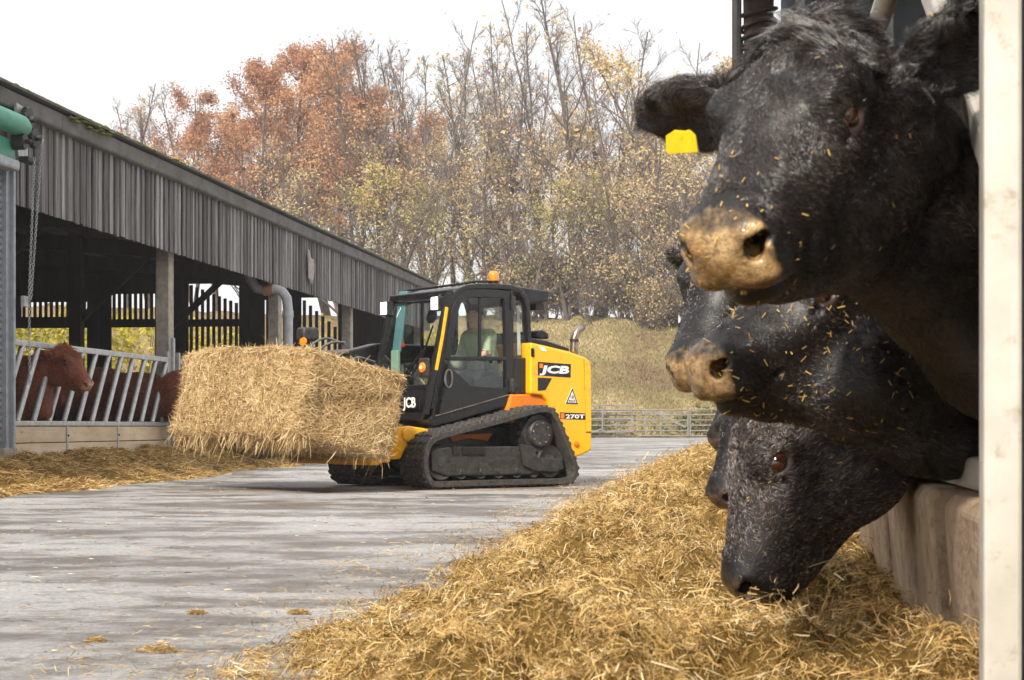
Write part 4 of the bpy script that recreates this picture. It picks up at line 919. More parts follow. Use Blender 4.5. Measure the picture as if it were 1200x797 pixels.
def mat_hide(name, dark, mid, muz, muz2, straw=0.0, rough=0.45, spec=0.5):
    t = NT(name); g = t.n('TexCoord').outputs['Object']; mz = t.n('Attribute', attribute_name='muzzle').outputs['Fac']
    n1 = t.noise(14, 5, g, 0.6).outputs[0]; fine = t.noise(160, 4, g, 0.6).outputs[0]
    c = t.mix(t.ramp(n1, [(0.35, (0, 0, 0)), (0.7, (1, 1, 1))]), dark, mid)
    mc = t.mix(t.ramp(t.noise(26, 6, g, 0.65).outputs[0], [(0.35, (0, 0, 0)), (0.68, (1, 1, 1))]), muz, muz2)
    mv = t.n('Attribute', attribute_name='dirty').outputs['Fac']; mvn = t.math('ADD', mv, t.math('MULTIPLY', t.math('SUBTRACT', t.noise(22, 6, g, 0.7).outputs[0], 0.5), 1.1))
    mc = t.mix(t.ramp(mvn, [(0.25, (0, 0, 0)), (0.6, (1, 1, 1))]), mc, tuple(x * 0.22 for x in muz2[:3]) + (1,)); mc = t.mix(t.math('MULTIPLY', t.ramp(t.noise(45, 6, g, 0.75).outputs[0], [(0.45, (0, 0, 0)), (0.6, (1, 1, 1))]), 0.7), mc, S(84, 66, 48))
    f = t.ramp(t.math('ADD', mz, t.math('MULTIPLY', t.math('SUBTRACT', t.noise(70, 6, g, 0.7).outputs[0], 0.5), 0.8)), [(0.3, (0, 0, 0)), (0.75, (1, 1, 1))])
    c = t.mix(f, c, mc)
    c = t.mix(t.n('Attribute', attribute_name='lid').outputs['Fac'], c, S(54, 40, 36))
    vor = t.n('TexVoronoi', i_Scale=260.0, i_Vector=g).outputs['Distance']
    h = t.math('ADD', t.math('MULTIPLY', fine, 0.5), t.math('MULTIPLY', t.math('MULTIPLY', vor, f), 0.8))
    t.prin(c, t.mix(f, (rough,) * 3 + (1,), (0.2, 0.2, 0.2, 1)), 0, spec, h, 0.5, 0.0025)
    return t.m
def mat_hair(name, c1, c2, c3, rough=0.42, spec=0.55):
    t = NT(name); a = t.n('Attribute', attribute_name='tone').outputs['Fac']
    c = t.ramp(a, [(0.0, c1), (0.6, c2), (1.0, c3)])
    t.prin(c, rough, 0, spec); return t.m
M_hide = mat_hide('black_hide', S(10, 9, 9), S(22, 17, 16), S(194, 164, 118), S(144, 104, 58))
M_hide2 = mat_hide('black_hide_dark_nose', S(11, 10, 10), S(24, 18, 17), S(90, 74, 66), S(50, 40, 38))
M_hair = mat_hair('black_hair', S(12, 11, 11), S(44, 38, 37), S(132, 114, 104), 0.23, 1.0)  # pale strands paint glossy highlights into the black coats
M_hair2 = mat_hair('grey_brown_hair', S(24, 20, 20), S(80, 68, 64), S(184, 162, 150), 0.26, 1.0)
M_hide_red = mat_hide('red_hide', S(98, 48, 28), S(122, 64, 38), S(206, 160, 130), S(160, 110, 84), rough=0.7)
M_hair_red = mat_hair('red_hair', S(112, 56, 32), S(160, 88, 52), S(196, 124, 80), 0.55, 0.3)
def mat_eye():
    t = NT('eye'); g = t.n('TexCoord').outputs['Object']
    t.prin(t.mix(t.ramp(t.noise(40, 3, g).outputs[0], [(0.4, (0, 0, 0)), (0.7, (1, 1, 1))]), S(34, 20, 15), S(84, 46, 28)), 0.08, 0, 0.9, Coat_Weight=1.0); return t.m
M_eye = mat_eye()
M_tag = simple('yellow_ear_tag', S(238, 206, 20), 0.45, c2=S(214, 184, 18), scale=30, dirt=S(120, 96, 30), dirt_amt=0.15)
M_strawbit = simple('straw_fleck', S(222, 186, 100), 0.8, c2=S(190, 150, 70), scale=60)

def sample_surface(P, F, n, dens):
    """n random points on quads, weighted by area and a per-vertex density"""
    T = np.concatenate([F[:, [0, 1, 2]], F[:, [0, 2, 3]]]); a, b, c = P[T[:, 0]], P[T[:, 1]], P[T[:, 2]]
    N = np.cross(b - a, c - a); A = np.linalg.norm(N, axis=1); w = A * dens[T].mean(1); w /= w.sum()
    i = rng.choice(len(T), n, p=w); u, v = rng.random(n), rng.random(n); m = u + v > 1; u[m], v[m] = 1 - u[m], 1 - v[m]
    return a[i] + (b - a)[i] * u[:, None] + (c - a)[i] * v[:, None], T[i]
def vert_normals(P, F):
    n = np.cross(P[F[:, 2]] - P[F[:, 0]], P[F[:, 3]] - P[F[:, 1]]); N = np.zeros_like(P)
    for k in range(4): np.add.at(N, F[:, k], n)
    return N / (np.linalg.norm(N, axis=1, keepdims=True) + 1e-12)

def hair_object(name, strands, radius, tone, m, parent):
    n, k, _ = strands.shape; hc = bpy.data.hair_curves.new(name); hc.add_curves([k] * n)
    hc.attributes['position'].data.foreach_set('vector', strands.astype(np.float32).ravel())
    ra = hc.attributes.get('radius') or hc.attributes.new('radius', 'FLOAT', 'POINT')
    ra.data.foreach_set('value', (radius[:, None] * np.linspace(1, 0.25, k)[None]).astype(np.float32).ravel())
    ta = hc.attributes.new('tone', 'FLOAT', 'CURVE'); ta.data.foreach_set('value', tone.astype(np.float32))
    hc.materials.append(m); o = bpy.data.objects.new(name, hc); col.objects.link(o)
    if parent: o.parent = parent
    return o

def coat(cow, P, F, M, n, m, size=1.0, lmul=1.0, rad=0.0006, reach=0.75, curly=1.0):
    """hair combed over head and neck; M head frame"""
    Mi = np.array(M.inverted()); ph = unwarp(P @ Mi[:3, :3].T + Mi[:3, 3]); N = vert_normals(P, F)
    d0 = np.linalg.norm(ph - np.array([0.2, 0, 0]), axis=1)
    muz = smoothstep(0.42, 0.465, ph[:, 0] - 0.9 * np.maximum(0, np.abs(ph[:, 1]) - 0.05))
    eye = np.minimum(np.linalg.norm(ph - np.array([0.176, 0.118, 0.026]), axis=1), np.linalg.norm(ph - np.array([0.176, -0.118, 0.026]), axis=1))
    dens = (1 - muz * 0.97) * (eye > 0.027) * (0.03 + 0.97 * (1 - smoothstep(reach * 0.6, reach, d0)))
    p, T = sample_surface(P, F, n, dens); nr = N[T].mean(1); nr /= np.linalg.norm(nr, axis=1, keepdims=True); q = ph[T].mean(1)
    nh = nr @ Mi[:3, :3].T; nh /= np.linalg.norm(nh, axis=1, keepdims=True)
    x, y, z = q.T
    R3 = np.array(M.to_3x3()); R3 = R3 / np.linalg.norm(R3, axis=0)
    # combing in head coordinates: whorl on the forehead, back along cheeks, out along the ears
    top = smoothstep(0.0, 0.05, z) * (np.abs(y) < 0.11)
    wx = x - 0.19
    dirh = np.stack([np.where(x > 0.19, 0.55, -1.0), y * 9.0, -0.15 + 0 * x], 1) * top[:, None] + (1 - top)[:, None] * np.stack([-0.75 + 0 * x, 0 * x, -0.65 + 0 * x], 1)
    ear = smoothstep(0.115, 0.15, np.abs(y)) * (x < 0.14) * (z > -0.1)
    dirh = dirh * (1 - ear[:, None]) + ear[:, None] * np.stack([-0.15 + 0 * x, np.sign(y) * 1.0, -0.25 + 0 * x], 1)
    d = dirh @ R3.T
    # on the neck: away from the head and downwards
    nk = smoothstep(0.0, 0.15, -x - 0.06) * (1 - ear)
    cdir = np.array(M.to_3x3() @ Vector((-0.8, 0, -0.3))); cdir = cdir / np.linalg.norm(cdir) + np.array([0.1, 0, -0.7])
    d = d * (1 - nk[:, None]) + cdir * nk[:, None]
    sc = 9.0 / size
    sw = np.stack([fbm(p[:, 0] * sc + a, p[:, 1] * sc, p[:, 2] * sc + a, 3) - 0.5 for a in (0, 31, 57)], 1)
    fine = np.stack([vnoise(p[:, 0] * 38 + a, p[:, 1] * 38, p[:, 2] * 38) - 0.5 for a in (3, 41, 77)], 1)
    d = d + curly * (sw * 2.6 + fine * 1.2) * (0.42 + 1.7 * (smoothstep(0.24, 0.10, x) * smoothstep(-0.01, 0.05, z))[:, None] + 0.5 * ear[:, None]) + rng.normal(0, 0.18, d.shape)
    d -= nr * (d * nr).sum(1, keepdims=True); d /= np.linalg.norm(d, axis=1, keepdims=True) + 1e-9
    fore = smoothstep(0.16, 0.05, x) * smoothstep(0.02, 0.08, z) * (1 - ear)
    L = 0.0085 + 0.022 * fore + 0.024 * ear + 0.012 * nk + 0.006 * smoothstep(0.25, 0.1, x) * (1 - ear)
    L = L * rng.uniform(0.6, 1.3, n) * lmul * size * (1 - 0.6 * muz[T].mean(1))
    lift = 0.25 + 0.35 * fore + 0.25 * ear + rng.normal(0, 0.08, n)
    k = 5; t = np.linspace(0, 1, k)
    curl = (fore * 1.7 + 0.3) * curly
    side = np.cross(nr, d)
    ph0 = rng.uniform(0, 6.28, n) * 0.3 + 6.28 * fbm(p[:, 0] * 14, p[:, 1] * 14, p[:, 2] * 14, 2) * 3
    st = p[:, None, :] + (d[:, None, :] * t[None, :, None] * (1 - 0.1 * t[None, :, None]) + nr[:, None, :] * (lift[:, None] * (t - 0.75 * t * t)[None])[:, :, None] + side[:, None, :] * (curl[:, None] * 0.5 * (np.sin(ph0[:, None] + 3.2 * t[None]) - np.sin(ph0)[:, None]))[:, :, None]) * L[:, None, None]
    if curly > 0:
        from mathutils.kdtree import KDTree
        K = max(50, n // 40); ci = rng.choice(n, K, replace=False); kd = KDTree(K)
        for j, c in enumerate(ci): kd.insert(p[c], j)
        kd.balance(); near = np.array([kd.find(Vector(q_))[1] for q_ in p]); tip = st[ci[near]]
        w = np.clip((0.15 + 0.6 * fore + 0.35 * ear)[:, None] * t[None] ** 1.3, 0, 0.8)[:, :, None]
        st = st * (1 - w) + w * (tip + (p - p[ci[near]])[:, None, :] * 0.25)
    tone = np.clip(0.45 * fbm(p[:, 0] * 11, p[:, 1] * 11, p[:, 2] * 11, 3) + 0.62 * rng.random(n) ** 2.4, 0, 1)
    return hair_object('coat', st, rad * rng.uniform(0.7, 1.3, n), tone, m, cow)

def finish_cow(P, F, M, mat, name='cow'):
    Mi = np.array(M.inverted()); ph = unwarp(P @ Mi[:3, :3].T + Mi[:3, 3])
    muz = smoothstep(0.435, 0.485, ph[:, 0] - 0.9 * np.maximum(0, np.abs(ph[:, 1]) - 0.05)) * (1 - 0.75 * smoothstep(-0.05, -0.075, ph[:, 2])) * (1 - 0.6 * smoothstep(0.03, 0.05, ph[:, 2]))
    nos = np.minimum(*[np.linalg.norm((ph - np.array([0.48, q * 0.052, 0.006])) / np.array([2.4, 1, 1.2]), axis=1) for q in (1, -1)]); muz = muz * smoothstep(0.012, 0.021, nos)  # nostril shadow painted in: muzzle tan fades to dark hide inside
    eyd = np.minimum(*[np.linalg.norm((ph - np.array([0.176, q * 0.125, 0.026])) / np.array([1.35, 1, 1]), axis=1) for q in (1, -1)]); lid = smoothstep(0.030, 0.020, eyd)
    cow = link(name, npmesh(name, P, F, mat, {'muzzle': ('FLOAT', muz), 'lid': ('FLOAT', lid), 'dirty': ('FLOAT', smoothstep(-0.015, -0.075, ph[:, 2]))}, smooth=True))
    for s in (1, -1):
        m = MB(); n = 16; prof = [(-0.026 * math.cos(a), 0.026 * math.sin(a)) for a in np.linspace(0, math.pi, 12)]
        m.lathe(prof, (0.181, s * 0.1035, 0.027), (0.1, s, 0), n); e = m.build('eye', M_eye, cow, smooth=80); e.matrix_local = M
    return cow
def flecks(cow, P, F, M, n, box=None, name='straw_flecks', smin=0.006, smax=0.016, dens=None):
    """bits of straw caught on the face"""
    N = vert_normals(P, F); Mi = np.array(M.inverted()); ph = unwarp(P @ Mi[:3, :3].T + Mi[:3, 3])
    d = dens(ph) if dens else np.ones(len(P)); p, T = sample_surface(P, F, n, d); nr = N[T].mean(1)
    nr /= np.linalg.norm(nr, axis=1, keepdims=True)
    a = rng.normal(0, 1, (n, 3)); a -= nr * (a * nr).sum(1, keepdims=True); a /= np.linalg.norm(a, axis=1, keepdims=True); b = np.cross(nr, a)
    L = rng.uniform(smin, smax, n)[:, None]; w = rng.uniform(0.0004, 0.0011, n)[:, None]; o = p + nr * rng.uniform(0.003, 0.009, n)[:, None]; tilt = nr * rng.uniform(-0.3, 0.4, n)[:, None] * L
    V = np.stack([o - a * L / 2 - b * w - tilt, o - a * L / 2 + b * w - tilt, o + a * L / 2 + b * w + tilt, o + a * L / 2 - b * w + tilt], 1).reshape(-1, 3)
    ob = link(name, npmesh(name, V, np.arange(4 * n).reshape(-1, 4), M_strawbit), cow); ob['kind'] = 'stuff'; return ob
# ------------------------------------------------------------------ black cattle at the near feed barrier
def right_body(shx, shy, z0=0.0, sc=1.0):
    """chest, barrel and legs standing inside the shed, to the right of the barrier"""
    d = Vector((0.99, -0.134, 0)); p = lambda a, s, z: Vector((shx, shy, z0)) + d * a * sc + Vector((0.134, 0.99, 0)) * s * sc + Vector((0, 0, z * sc))
    ex_ = [(p(0.25, 0, 0.95), (0.34 * sc, 0.25 * sc, 0.40 * sc), 0.1), (p(0.9, 0, 0.92), (0.62 * sc, 0.34 * sc, 0.38 * sc), 0.12), (p(1.55, 0, 1.0), (0.38 * sc, 0.28 * sc, 0.34 * sc), 0.12)]
    legs = []
    for a, s in ((0.25, 0.15), (0.25, -0.15), (1.6, 0.16), (1.6, -0.16)):
        bk = 0.07 if a > 1 else 0
        legs.append([(p(a, s, 0.7), 0.12 * sc), (p(a - 0.02 - bk, s, 0.46), 0.07 * sc), (p(a + bk, s, 0.28), 0.045 * sc), (p(a, s, 0.06), 0.05 * sc)])
    return ex_, legs

BLACK = []
def black_cow(label, eye_mid, yaw, pitch, roll, ears, neck, body, mat, nh, h=0.0065, size=1.0, lmul=1.0, rad=0.0006, curly=1.0, throat=None, anchor=(0.172, 0, 0.03), hair=None):
    M = head_frame(eye_mid, yaw, pitch, roll, size, anchor); ex_, legs = right_body(*body)
    b0 = Vector((body[0], body[1], 0)); hx = Vector(M.translation)
    sh = Vector((body[0] + 0.2, body[1] - 0.03, 1.0))
    A = M @ Vector((-0.01, 0, -0.06))
    chain = [[(A, 0.125 * size)] + [(Vector(p), r) for p, r in neck] + [(sh, 0.27)]] + legs
    if throat: chain.append([(M @ Vector(throat[0][0]), throat[0][1])] + [(Vector(p), r) for p, r in throat[1:]])
    lo = (min(hx.x - 0.7, A.x - 0.7), min(hx.y - 0.75, body[1] - 0.75), 0.0); hi = (body[0] + 2.1, max(hx.y + 0.6, body[1] + 0.6), 1.75)
    P, F = cow_mesh(M, ears, chain, ex_, h, 0.035, lo, hi)
    cow = finish_cow(P, F, M, mat); tag(cow, label, 'cow', 'black cattle feeding along the barrier')
    coat(cow, P, F, M, nh, hair or M_hair, size, lmul, rad, curly=curly)
    BLACK.append((cow, P, F, M)); return cow, P, F, M
Q = lambda px, py, d: at(px, py, d)
WN = 1.0
# the big head
LE = (0.176, 0.12, 0.026)
c1 = black_cow('black cow with yellow ear tag, its big head highest and closest to us', Q(999, 133, 2.50), 39, 34, 0, [((-0.45, 0.85, 0.3), (0.8, 0.3, -0.4), 1.15), ((-0.12, -1.0, -0.03), (0.85, -0.1, -0.5), 1.45)],
    [(Q(1068, 225, 3.02), 0.18), (Q(1180, 275, 3.4), 0.25)], (1.25, 3.45), M_hide, 170000, h=0.0055, lmul=1.1, rad=0.00045, size=1.0, throat=[((0.30, 0, -0.145), 0.05), (Q(1040, 285, 2.9), 0.085), (Q(1115, 340, 3.15), 0.12), (Q(1190, 385, 3.4), 0.2)], anchor=LE)
c2 = black_cow('black cow with straw-flecked cheek and tan nose, chin level under the biggest head', Q(968, 344, 3.5), 64, 20, 0, [((-0.45, 0.85, 0.3), (0.8, 0.3, -0.4)), ((-0.3, -0.9, 0.0), (0.85, -0.1, -0.5))],
    [((0.83, 3.72, 0.80), 0.19), ((1.05, 3.95, 0.86), 0.24)], (1.40, 4.18), M_hide, 70000, h=0.007, throat=[((0.30, 0, -0.145), 0.05), ((0.72, 3.6, 0.72), 0.10), ((0.95, 3.8, 0.68), 0.15), ((1.25, 4.05, 0.75), 0.2)], anchor=LE)
c3 = black_cow('black cow mostly hidden, only ear and nose showing behind the tan-nosed cow', Q(848, 330, 4.3), 38, 40, 0, [((-0.45, 0.85, 0.3), (0.8, 0.3, -0.4)), ((-0.12, -1.0, 0.0), (0.85, -0.1, -0.5), 0.9)],
    [((0.80, 4.5, 0.98), 0.17), ((1.1, 4.7, 0.98), 0.22)], (1.55, 4.88), M_hide, 26000, h=0.009, rad=0.0009)
c4 = black_cow('black cow with head down, muzzle pushed into the silage, one eye towards us', Q(914, 540, 4.15), 84, 64, 0, [((-0.75, 0.55, -0.3), (0.6, 0.6, -0.3), 0.9), ((-0.5, -0.85, 0.0), (0.85, -0.1, -0.5), 0.9)],
    [((0.95, 4.6, 0.72), 0.18), ((1.2, 5.1, 0.84), 0.22)], (1.65, 5.58), M_hide2, 90000, h=0.0075, size=1.2, rad=0.0008, throat=[((0.14, 0, -0.14), 0.08), ((1.0, 4.75, 0.62), 0.13), ((1.3, 5.3, 0.75), 0.2)], anchor=LE, curly=1.3, hair=M_hair2)
c5 = black_cow('black cow eating from the silage just beyond the cow with the visible eye', Q(893, 502, 6.1), 62, 52, 0, [((-0.6, 0.75, 0.0), (0.8, 0.3, -0.4), 0.85), ((-0.4, -0.9, 0.0), (0.85, -0.1, -0.5), 0.85)],
    [((1.06, 6.25, 0.66), 0.16), ((1.35, 6.35, 0.80), 0.2)], (1.75, 6.45), M_hide2, 16000, h=0.011, rad=0.0011, anchor=LE)
c6 = black_cow('farthest black cow at the barrier, only a sliver of its face showing', Q(886, 456, 7.7), 60, 46, 0, [((-0.45, 0.85, 0.1), (0.8, 0.3, -0.4), 0.85), ((-0.4, -0.9, 0.0), (0.85, -0.1, -0.5), 0.85)],
    [((1.22, 7.75, 0.78), 0.16), ((1.5, 7.75, 0.85), 0.2)], (1.85, 7.75), M_hide2, 12000, h=0.013, rad=0.0013, anchor=LE)
# ear tag on the big head
M1 = c1[3]; tp = M1 @ Vector((0.044, -0.292, -0.040)); vx = (M1.to_3x3() @ Vector((0.0, -1, 0.08))).normalized(); vn = (Vector((0, 0, CAMZ)) - tp).normalized() * 0.8 + (M1.to_3x3() @ Vector((1, 0, 0))) * 0.4
vn = (vn - vx * vn.dot(vx)).normalized(); vz = vx.cross(vn) * -1
if vz.z < 0: vz = -vz
m = MB(); P_ = [(-0.031, -0.016), (0.026, -0.018), (0.031, -0.013), (0.028, 0.013), (0.010, 0.022), (-0.022, 0.019), (-0.029, 0.012)]
m.prism(P_, lambda a, b: tp + vx * a + vz * b + vn * 0.018, lambda a, b: tp + vx * a + vz * b + vn * 0.021); et = m.build('ear_tag', M_tag, c1[0], bevel=0.001)
m = MB(); m.lathe([(0, 0.006), (0.03, 0.005)], tp + vz * 0.012 + vn * -0.008, vn, 8); m.build('tag_stud', M_tag, et, smooth=40)
nose = lambda q: smoothstep(0.33, 0.42, q[:, 0]) * 1.0 + 0.12 * smoothstep(0.0, 0.1, q[:, 0]) + 0.03
flecks(c1[0], c1[1], c1[2], c1[3], 150, smin=0.003, smax=0.010, dens=lambda q: nose(q) * (np.linalg.norm(q - np.array([0.25, 0, 0]), axis=1) < 0.4))
flecks(c2[0], c2[1], c2[2], c2[3], 420, dens=lambda q: (np.linalg.norm(q - np.array([0.2, 0, -0.05]), axis=1) < 0.32) * 1.0, smin=0.004, smax=0.015)
flecks(c4[0], c4[1], c4[2], c4[3], 60, dens=lambda q: (np.linalg.norm(q - np.array([0.2, 0, -0.0]), axis=1) < 0.35) * 1.0)
# ------------------------------------------------------------------ red-brown cattle inside the barn
def barn_cow(label, loc, heading, head_pos, yaw, pitch, nh, sc=1.0, h=0.017, mat=M_hide_red, hair=M_hair_red):
    """whole animal in its own frame: forward is -y before heading turns it"""
    M = head_frame(head_pos, yaw, pitch, 0, 1.3 * sc)
    p = lambda f, s, z: Vector((s * sc, -f * sc, z * sc))
    ex_ = [(p(0.55, 0, 0.92), (0.27 * sc, 0.34 * sc, 0.42 * sc), 0.1), (p(-0.1, 0, 0.92), (0.36 * sc, 0.62 * sc, 0.40 * sc), 0.14), (p(-0.8, 0, 0.98), (0.29 * sc, 0.36 * sc, 0.37 * sc), 0.14), (p(0.45, 0, 1.25), (0.12 * sc, 0.3 * sc, 0.13 * sc), 0.12)]
    legs = []
    for f, s in ((0.55, 0.17), (0.55, -0.17), (-0.85, 0.18), (-0.85, -0.18)):
        b = 0.08 if f < 0 else 0
        legs.append([(p(f, s, 0.68), 0.13 * sc), (p(f - b, s, 0.44), 0.075 * sc), (p(f - b, s, 0.26), 0.05 * sc), (p(f, s, 0.05), 0.055 * sc)])
    legs.append([(p(-1.12, 0, 1.2), 0.03 * sc), (p(-1.2, 0, 0.9), 0.025 * sc), (p(-1.18, 0, 0.45), 0.035 * sc)])
    A = M @ Vector((-0.01, 0, -0.07)); N1 = A.lerp(p(0.6, 0, 1.08), 0.5)
    chain = [[(A, 0.13 * sc), (N1, 0.19 * sc), (p(0.6, 0, 1.05), 0.27 * sc)], [(M @ Vector((0.06, 0, -0.15)), 0.07 * sc), (N1 - Vector((0, 0, 0.17)), 0.09 * sc), (p(0.78, 0, 0.72), 0.14 * sc)]] + legs
    hx = Vector(M.translation)
    lo = (min(-0.5 * sc, hx.x - 0.6), min(hx.y - 0.75, -1.2), 0.0); hi = (max(0.5 * sc, hx.x + 0.6), 1.35 * sc, max(1.5 * sc, hx.z + 0.35))
    P, F = cow_mesh(M, [((-0.3, 0.95, 0.0), (0.8, 0.3, -0.4), 0.8), ((-0.3, -0.95, 0.0), (0.8, -0.3, -0.4), 0.8)], chain, ex_, h, 0.03, lo, hi)
    cow = finish_cow(P, F, M, mat); tag(cow, label, 'cow', 'red-brown cattle in the barn'); cow.location = loc; cow.rotation_euler = (0, 0, heading)
    coat(cow, P, F, M, nh, hair, 1.0, 2.2, 0.0028, reach=2.2, curly=1.2); return cow
barn_cow('red-brown cow looking out between the slanted bars', (-6.40, 20.92, 0.10), R(66), (0.10, -1.17, 1.30), -2, 34, 26000, 1.0)
barn_cow('red-brown cow seen as a flank beside the concrete post', (-5.55, 24.9, 0.10), R(-108), (0.25, -1.2, 1.0), 20, 40, 16000, 1.0)
barn_cow('red-brown cow mostly hidden between the post and the straw bale', (-5.15, 27.6, 0.10), R(75), (-0.3, -1.2, 1.05), -20, 45, 12000, 1.0)
# ------------------------------------------------------------------ the cattle shed on the near side
RO = Vector((0.691, 2.4, 0)); RU = Vector((0.1338, 0.991, 0)).normalized(); RW = Vector((RU.y, -RU.x, 0))     # along the barrier, into the shed
def rp(t, w, z): q = RO + RU * t + RW * w; return Vector((q.x, q.y, z))
RR = Matrix((RU, -RW, Vector((0, 0, 1)))).transposed().to_euler()
shed = empty('cattle_shed', RO); shed.rotation_euler = RR; tag(shed, 'cattle shed over the black cows, corrugated sheet and dark post showing above', 'shed')
M_corr = simple('corrugated_sheet', S(150, 156, 164), 0.5, 0.3, c2=S(120, 126, 134), scale=4, dirt=S(170, 150, 110), dirt_amt=0.3)
M_tan = simple('tan_boarding', S(172, 132, 70), 0.85, c2=S(140, 100, 50), scale=6, bump=0.2)
L_ = lambda t, w, z: Vector((t, -w, z))
m = MB(); m.prism([(0.55, 4.1), (0.55, 4.16), (-9, 5.6), (-9, 5.54)], lambda y, z: Vector((-6, y, z)), lambda y, z: Vector((9.6, y, z))); m.build('roof', M_roof, shed)
m = MB(); m.box(L_(2, 9, 2.7), (16, 0.1, 5.4)); m.build('rear_wall', M_darkwood, shed)
m = MB(); m.box(L_(2, 4.6, 0.02), (16, 8.8, 0.06)); m.build('bedding_floor', M_earth, shed)
# corrugated partition at the far end
m = MB(); V = []; n = 150
for i in range(n + 1):
    w = -0.12 + 9.0 * i / n; t = 8.6 + 0.022 * math.sin(i * 2 * math.pi / 5); V += [tuple(L_(t, w, 0.05)), tuple(L_(t, w, 4.2))]
m.add(V, [(2 * i, 2 * i + 2, 2 * i + 3, 2 * i + 1) for i in range(n)]); o = m.build('corrugated_sheet', M_corr, shed, smooth=60); o.modifiers.new('thick', 'SOLIDIFY').thickness = 0.004
for w in (0.0, 0.55, 1.15): m = MB(); m.beam(L_(8.5, w, 0), L_(8.5, w, 4.15), 0.06, 0.06); m.build('sheet_rail', M_galv, shed, bevel=0.006)
m = MB(); m.tube([tuple(L_(8.75, -0.26, z)) for z in np.linspace(0, 4.2, 8)], [0.1 + 0.006 * math.sin(k * 2.3) for k in range(8)], 12); dpst = m.build('front_post', M_darkwood, shed, smooth=50)
m = MB()
for k in range(9):
    z0 = 2.7 + 0.09 * k + random.uniform(-0.02, 0.02); m.tube([tuple(L_(8.75 + 0.115 * math.cos(a), -0.26 + 0.115 * math.sin(a), z0 + 0.03 * math.sin(a + k))) for a in np.linspace(0, 2 * math.pi, 13)[:-1]], 0.013, 6, closed=True)
m.build('rope', M_darkwood, dpst, smooth=60)
m = MB(); m.tube([tuple(L_(8.6, -0.40, z)) for z in (0.1, 1.5, 3.0, 4.2)], 0.03, 8); m.build('drain', M_black, shed, smooth=40)
m = MB(); m.box(L_(5.3, 0.75, 2.4), (0.06, 0.35, 1.9)); m.build('tan_board', M_tan, shed, bevel=0.004)
# trough wall of concrete blocks
tw = empty('trough_wall', RO); tw.rotation_euler = RR; tag(tw, 'low concrete block wall between the silage and the black cows', 'wall')
M_conc2 = simple('trough_concrete', S(192, 168, 142), 0.9, c2=S(150, 126, 102), scale=7, bump=0.8, bscale=50, dirt=S(98, 78, 58), dirt_amt=0.5, rand=0.05)
M_conc3 = simple('shaded_dirty_concrete', S(120, 98, 76), 0.9, c2=S(92, 74, 58), scale=6, bump=0.4)  # recess shadow and dirt painted in as a darker concrete tone
me = None; t = -3.01
while t < 24:
    m = MB(); m.prism([(0.055, 0.0), (0.088, 0.40), (0.09, 0.462), (0.07, 0.486), (-0.09, 0.488), (-0.11, 0.0)], lambda y, z: Vector((0, y - 0.15, z)), lambda y, z: Vector((1.25, y - 0.15, z)))
    if me is None: me = m.mesh('concrete_block', M_conc2)
    o = link('concrete_block', me, tw, 0.010, 2); o.location = (t, random.uniform(-0.006, 0.006), random.uniform(-0.005, 0.005)); o.rotation_euler = (0, 0, random.uniform(-0.006, 0.006)); t += 1.5
m = MB(); m.box(L_(10, 0.19, 0.21), (27, 0.12, 0.42)); m.build('recessed_wall', M_conc3, tw)
# feed barrier
fb = empty('feed_barrier', RO); fb.rotation_euler = RR; tag(fb, 'galvanised feed barrier with pale upright post that the black cows reach through', 'feed barrier')
M_galv2 = simple('bright_galvanised', S(208, 202, 192), 0.5, 0.2, c2=S(180, 174, 163), scale=9, bump=0.05, dirt=S(146, 130, 106), dirt_amt=0.3)
for t in (-2.4, 0.0, 5.2, 8.8, 13.4, 18.4):
    m = MB(); m.box(L_(t, -0.004, 1.25), (0.05, 0.053, 2.5)); m.build('upright_post', M_galv2, fb, bevel=0.006)
    m = MB(); m.box(L_(t + 0.005, 0.045, 1.25), (0.04, 0.04, 2.5)); m.build('post_flange', M_black, fb, bevel=0.004)
m = MB(); m.tube([tuple(L_(-2.4, 0.02, 1.78)), tuple(L_(18, 0.02, 1.78))], 0.03, 12); m.build('top_rail', M_galv2, fb, smooth=40)
m = MB(); m.box(L_(8, 0.16, 0.53), (20.8, 0.09, 0.07)); m.build('bottom_rail', M_galv2, fb, bevel=0.012)
for (t0, z0, t1, z1) in ((0.03, 0.926, 1.56, 1.76), (0.03, 1.23, 0.95, 1.76), (5.3, 0.55, 6.9, 1.76), (6.4, 0.55, 8.0, 1.76), (7.6, 0.55, 9.2, 1.76)):
    m = MB(); m.beam(tuple(L_(t0, 0.02, z0)), tuple(L_(t1, 0.02, z1)), 0.03, 0.062); m.build('slanted_bar', M_galv2, fb, bevel=0.008)
# ------------------------------------------------------------------ silage, straw
def mat_straw(name, stops, rough=0.7, base=False):
    t = NT(name)
    if base:
        g = t.n('NewGeometry').outputs['Position']; f = t.noise(28, 8, g, 0.75).outputs[0]; f2 = t.noise(5, 5, g, 0.6).outputs[0]
        f = t.math('ADD', t.math('MULTIPLY', f, 0.8), t.math('MULTIPLY', f2, 0.25))
        t.prin(t.ramp(f, stops), 0.95, 0, 0.1, t.noise(70, 6, g, 0.75).outputs[0], 1.0, 0.03)
    else:
        a = t.n('Attribute', attribute_name='tone').outputs['Fac']; c = t.ramp(a, stops)
        p = t.n('BsdfPrincipled', i_Base_Color=c, i_Roughness=rough); p.inputs['Specular IOR Level'].default_value = 0.3
        tr = t.n('BsdfTranslucent', i_0=c); mx = t.n('MixShader', i_0=0.22); t.link(p.outputs[0], mx.inputs[1]); t.link(tr.outputs[0], mx.inputs[2]); t.link(mx.outputs[0], t.out.inputs[0])
    return t.m
SIL = [(0.0, S(88, 66, 36)), (0.25, S(154, 122, 68)), (0.5, S(206, 170, 106)), (0.75, S(232, 202, 144)), (1.0, S(250, 236, 202))]
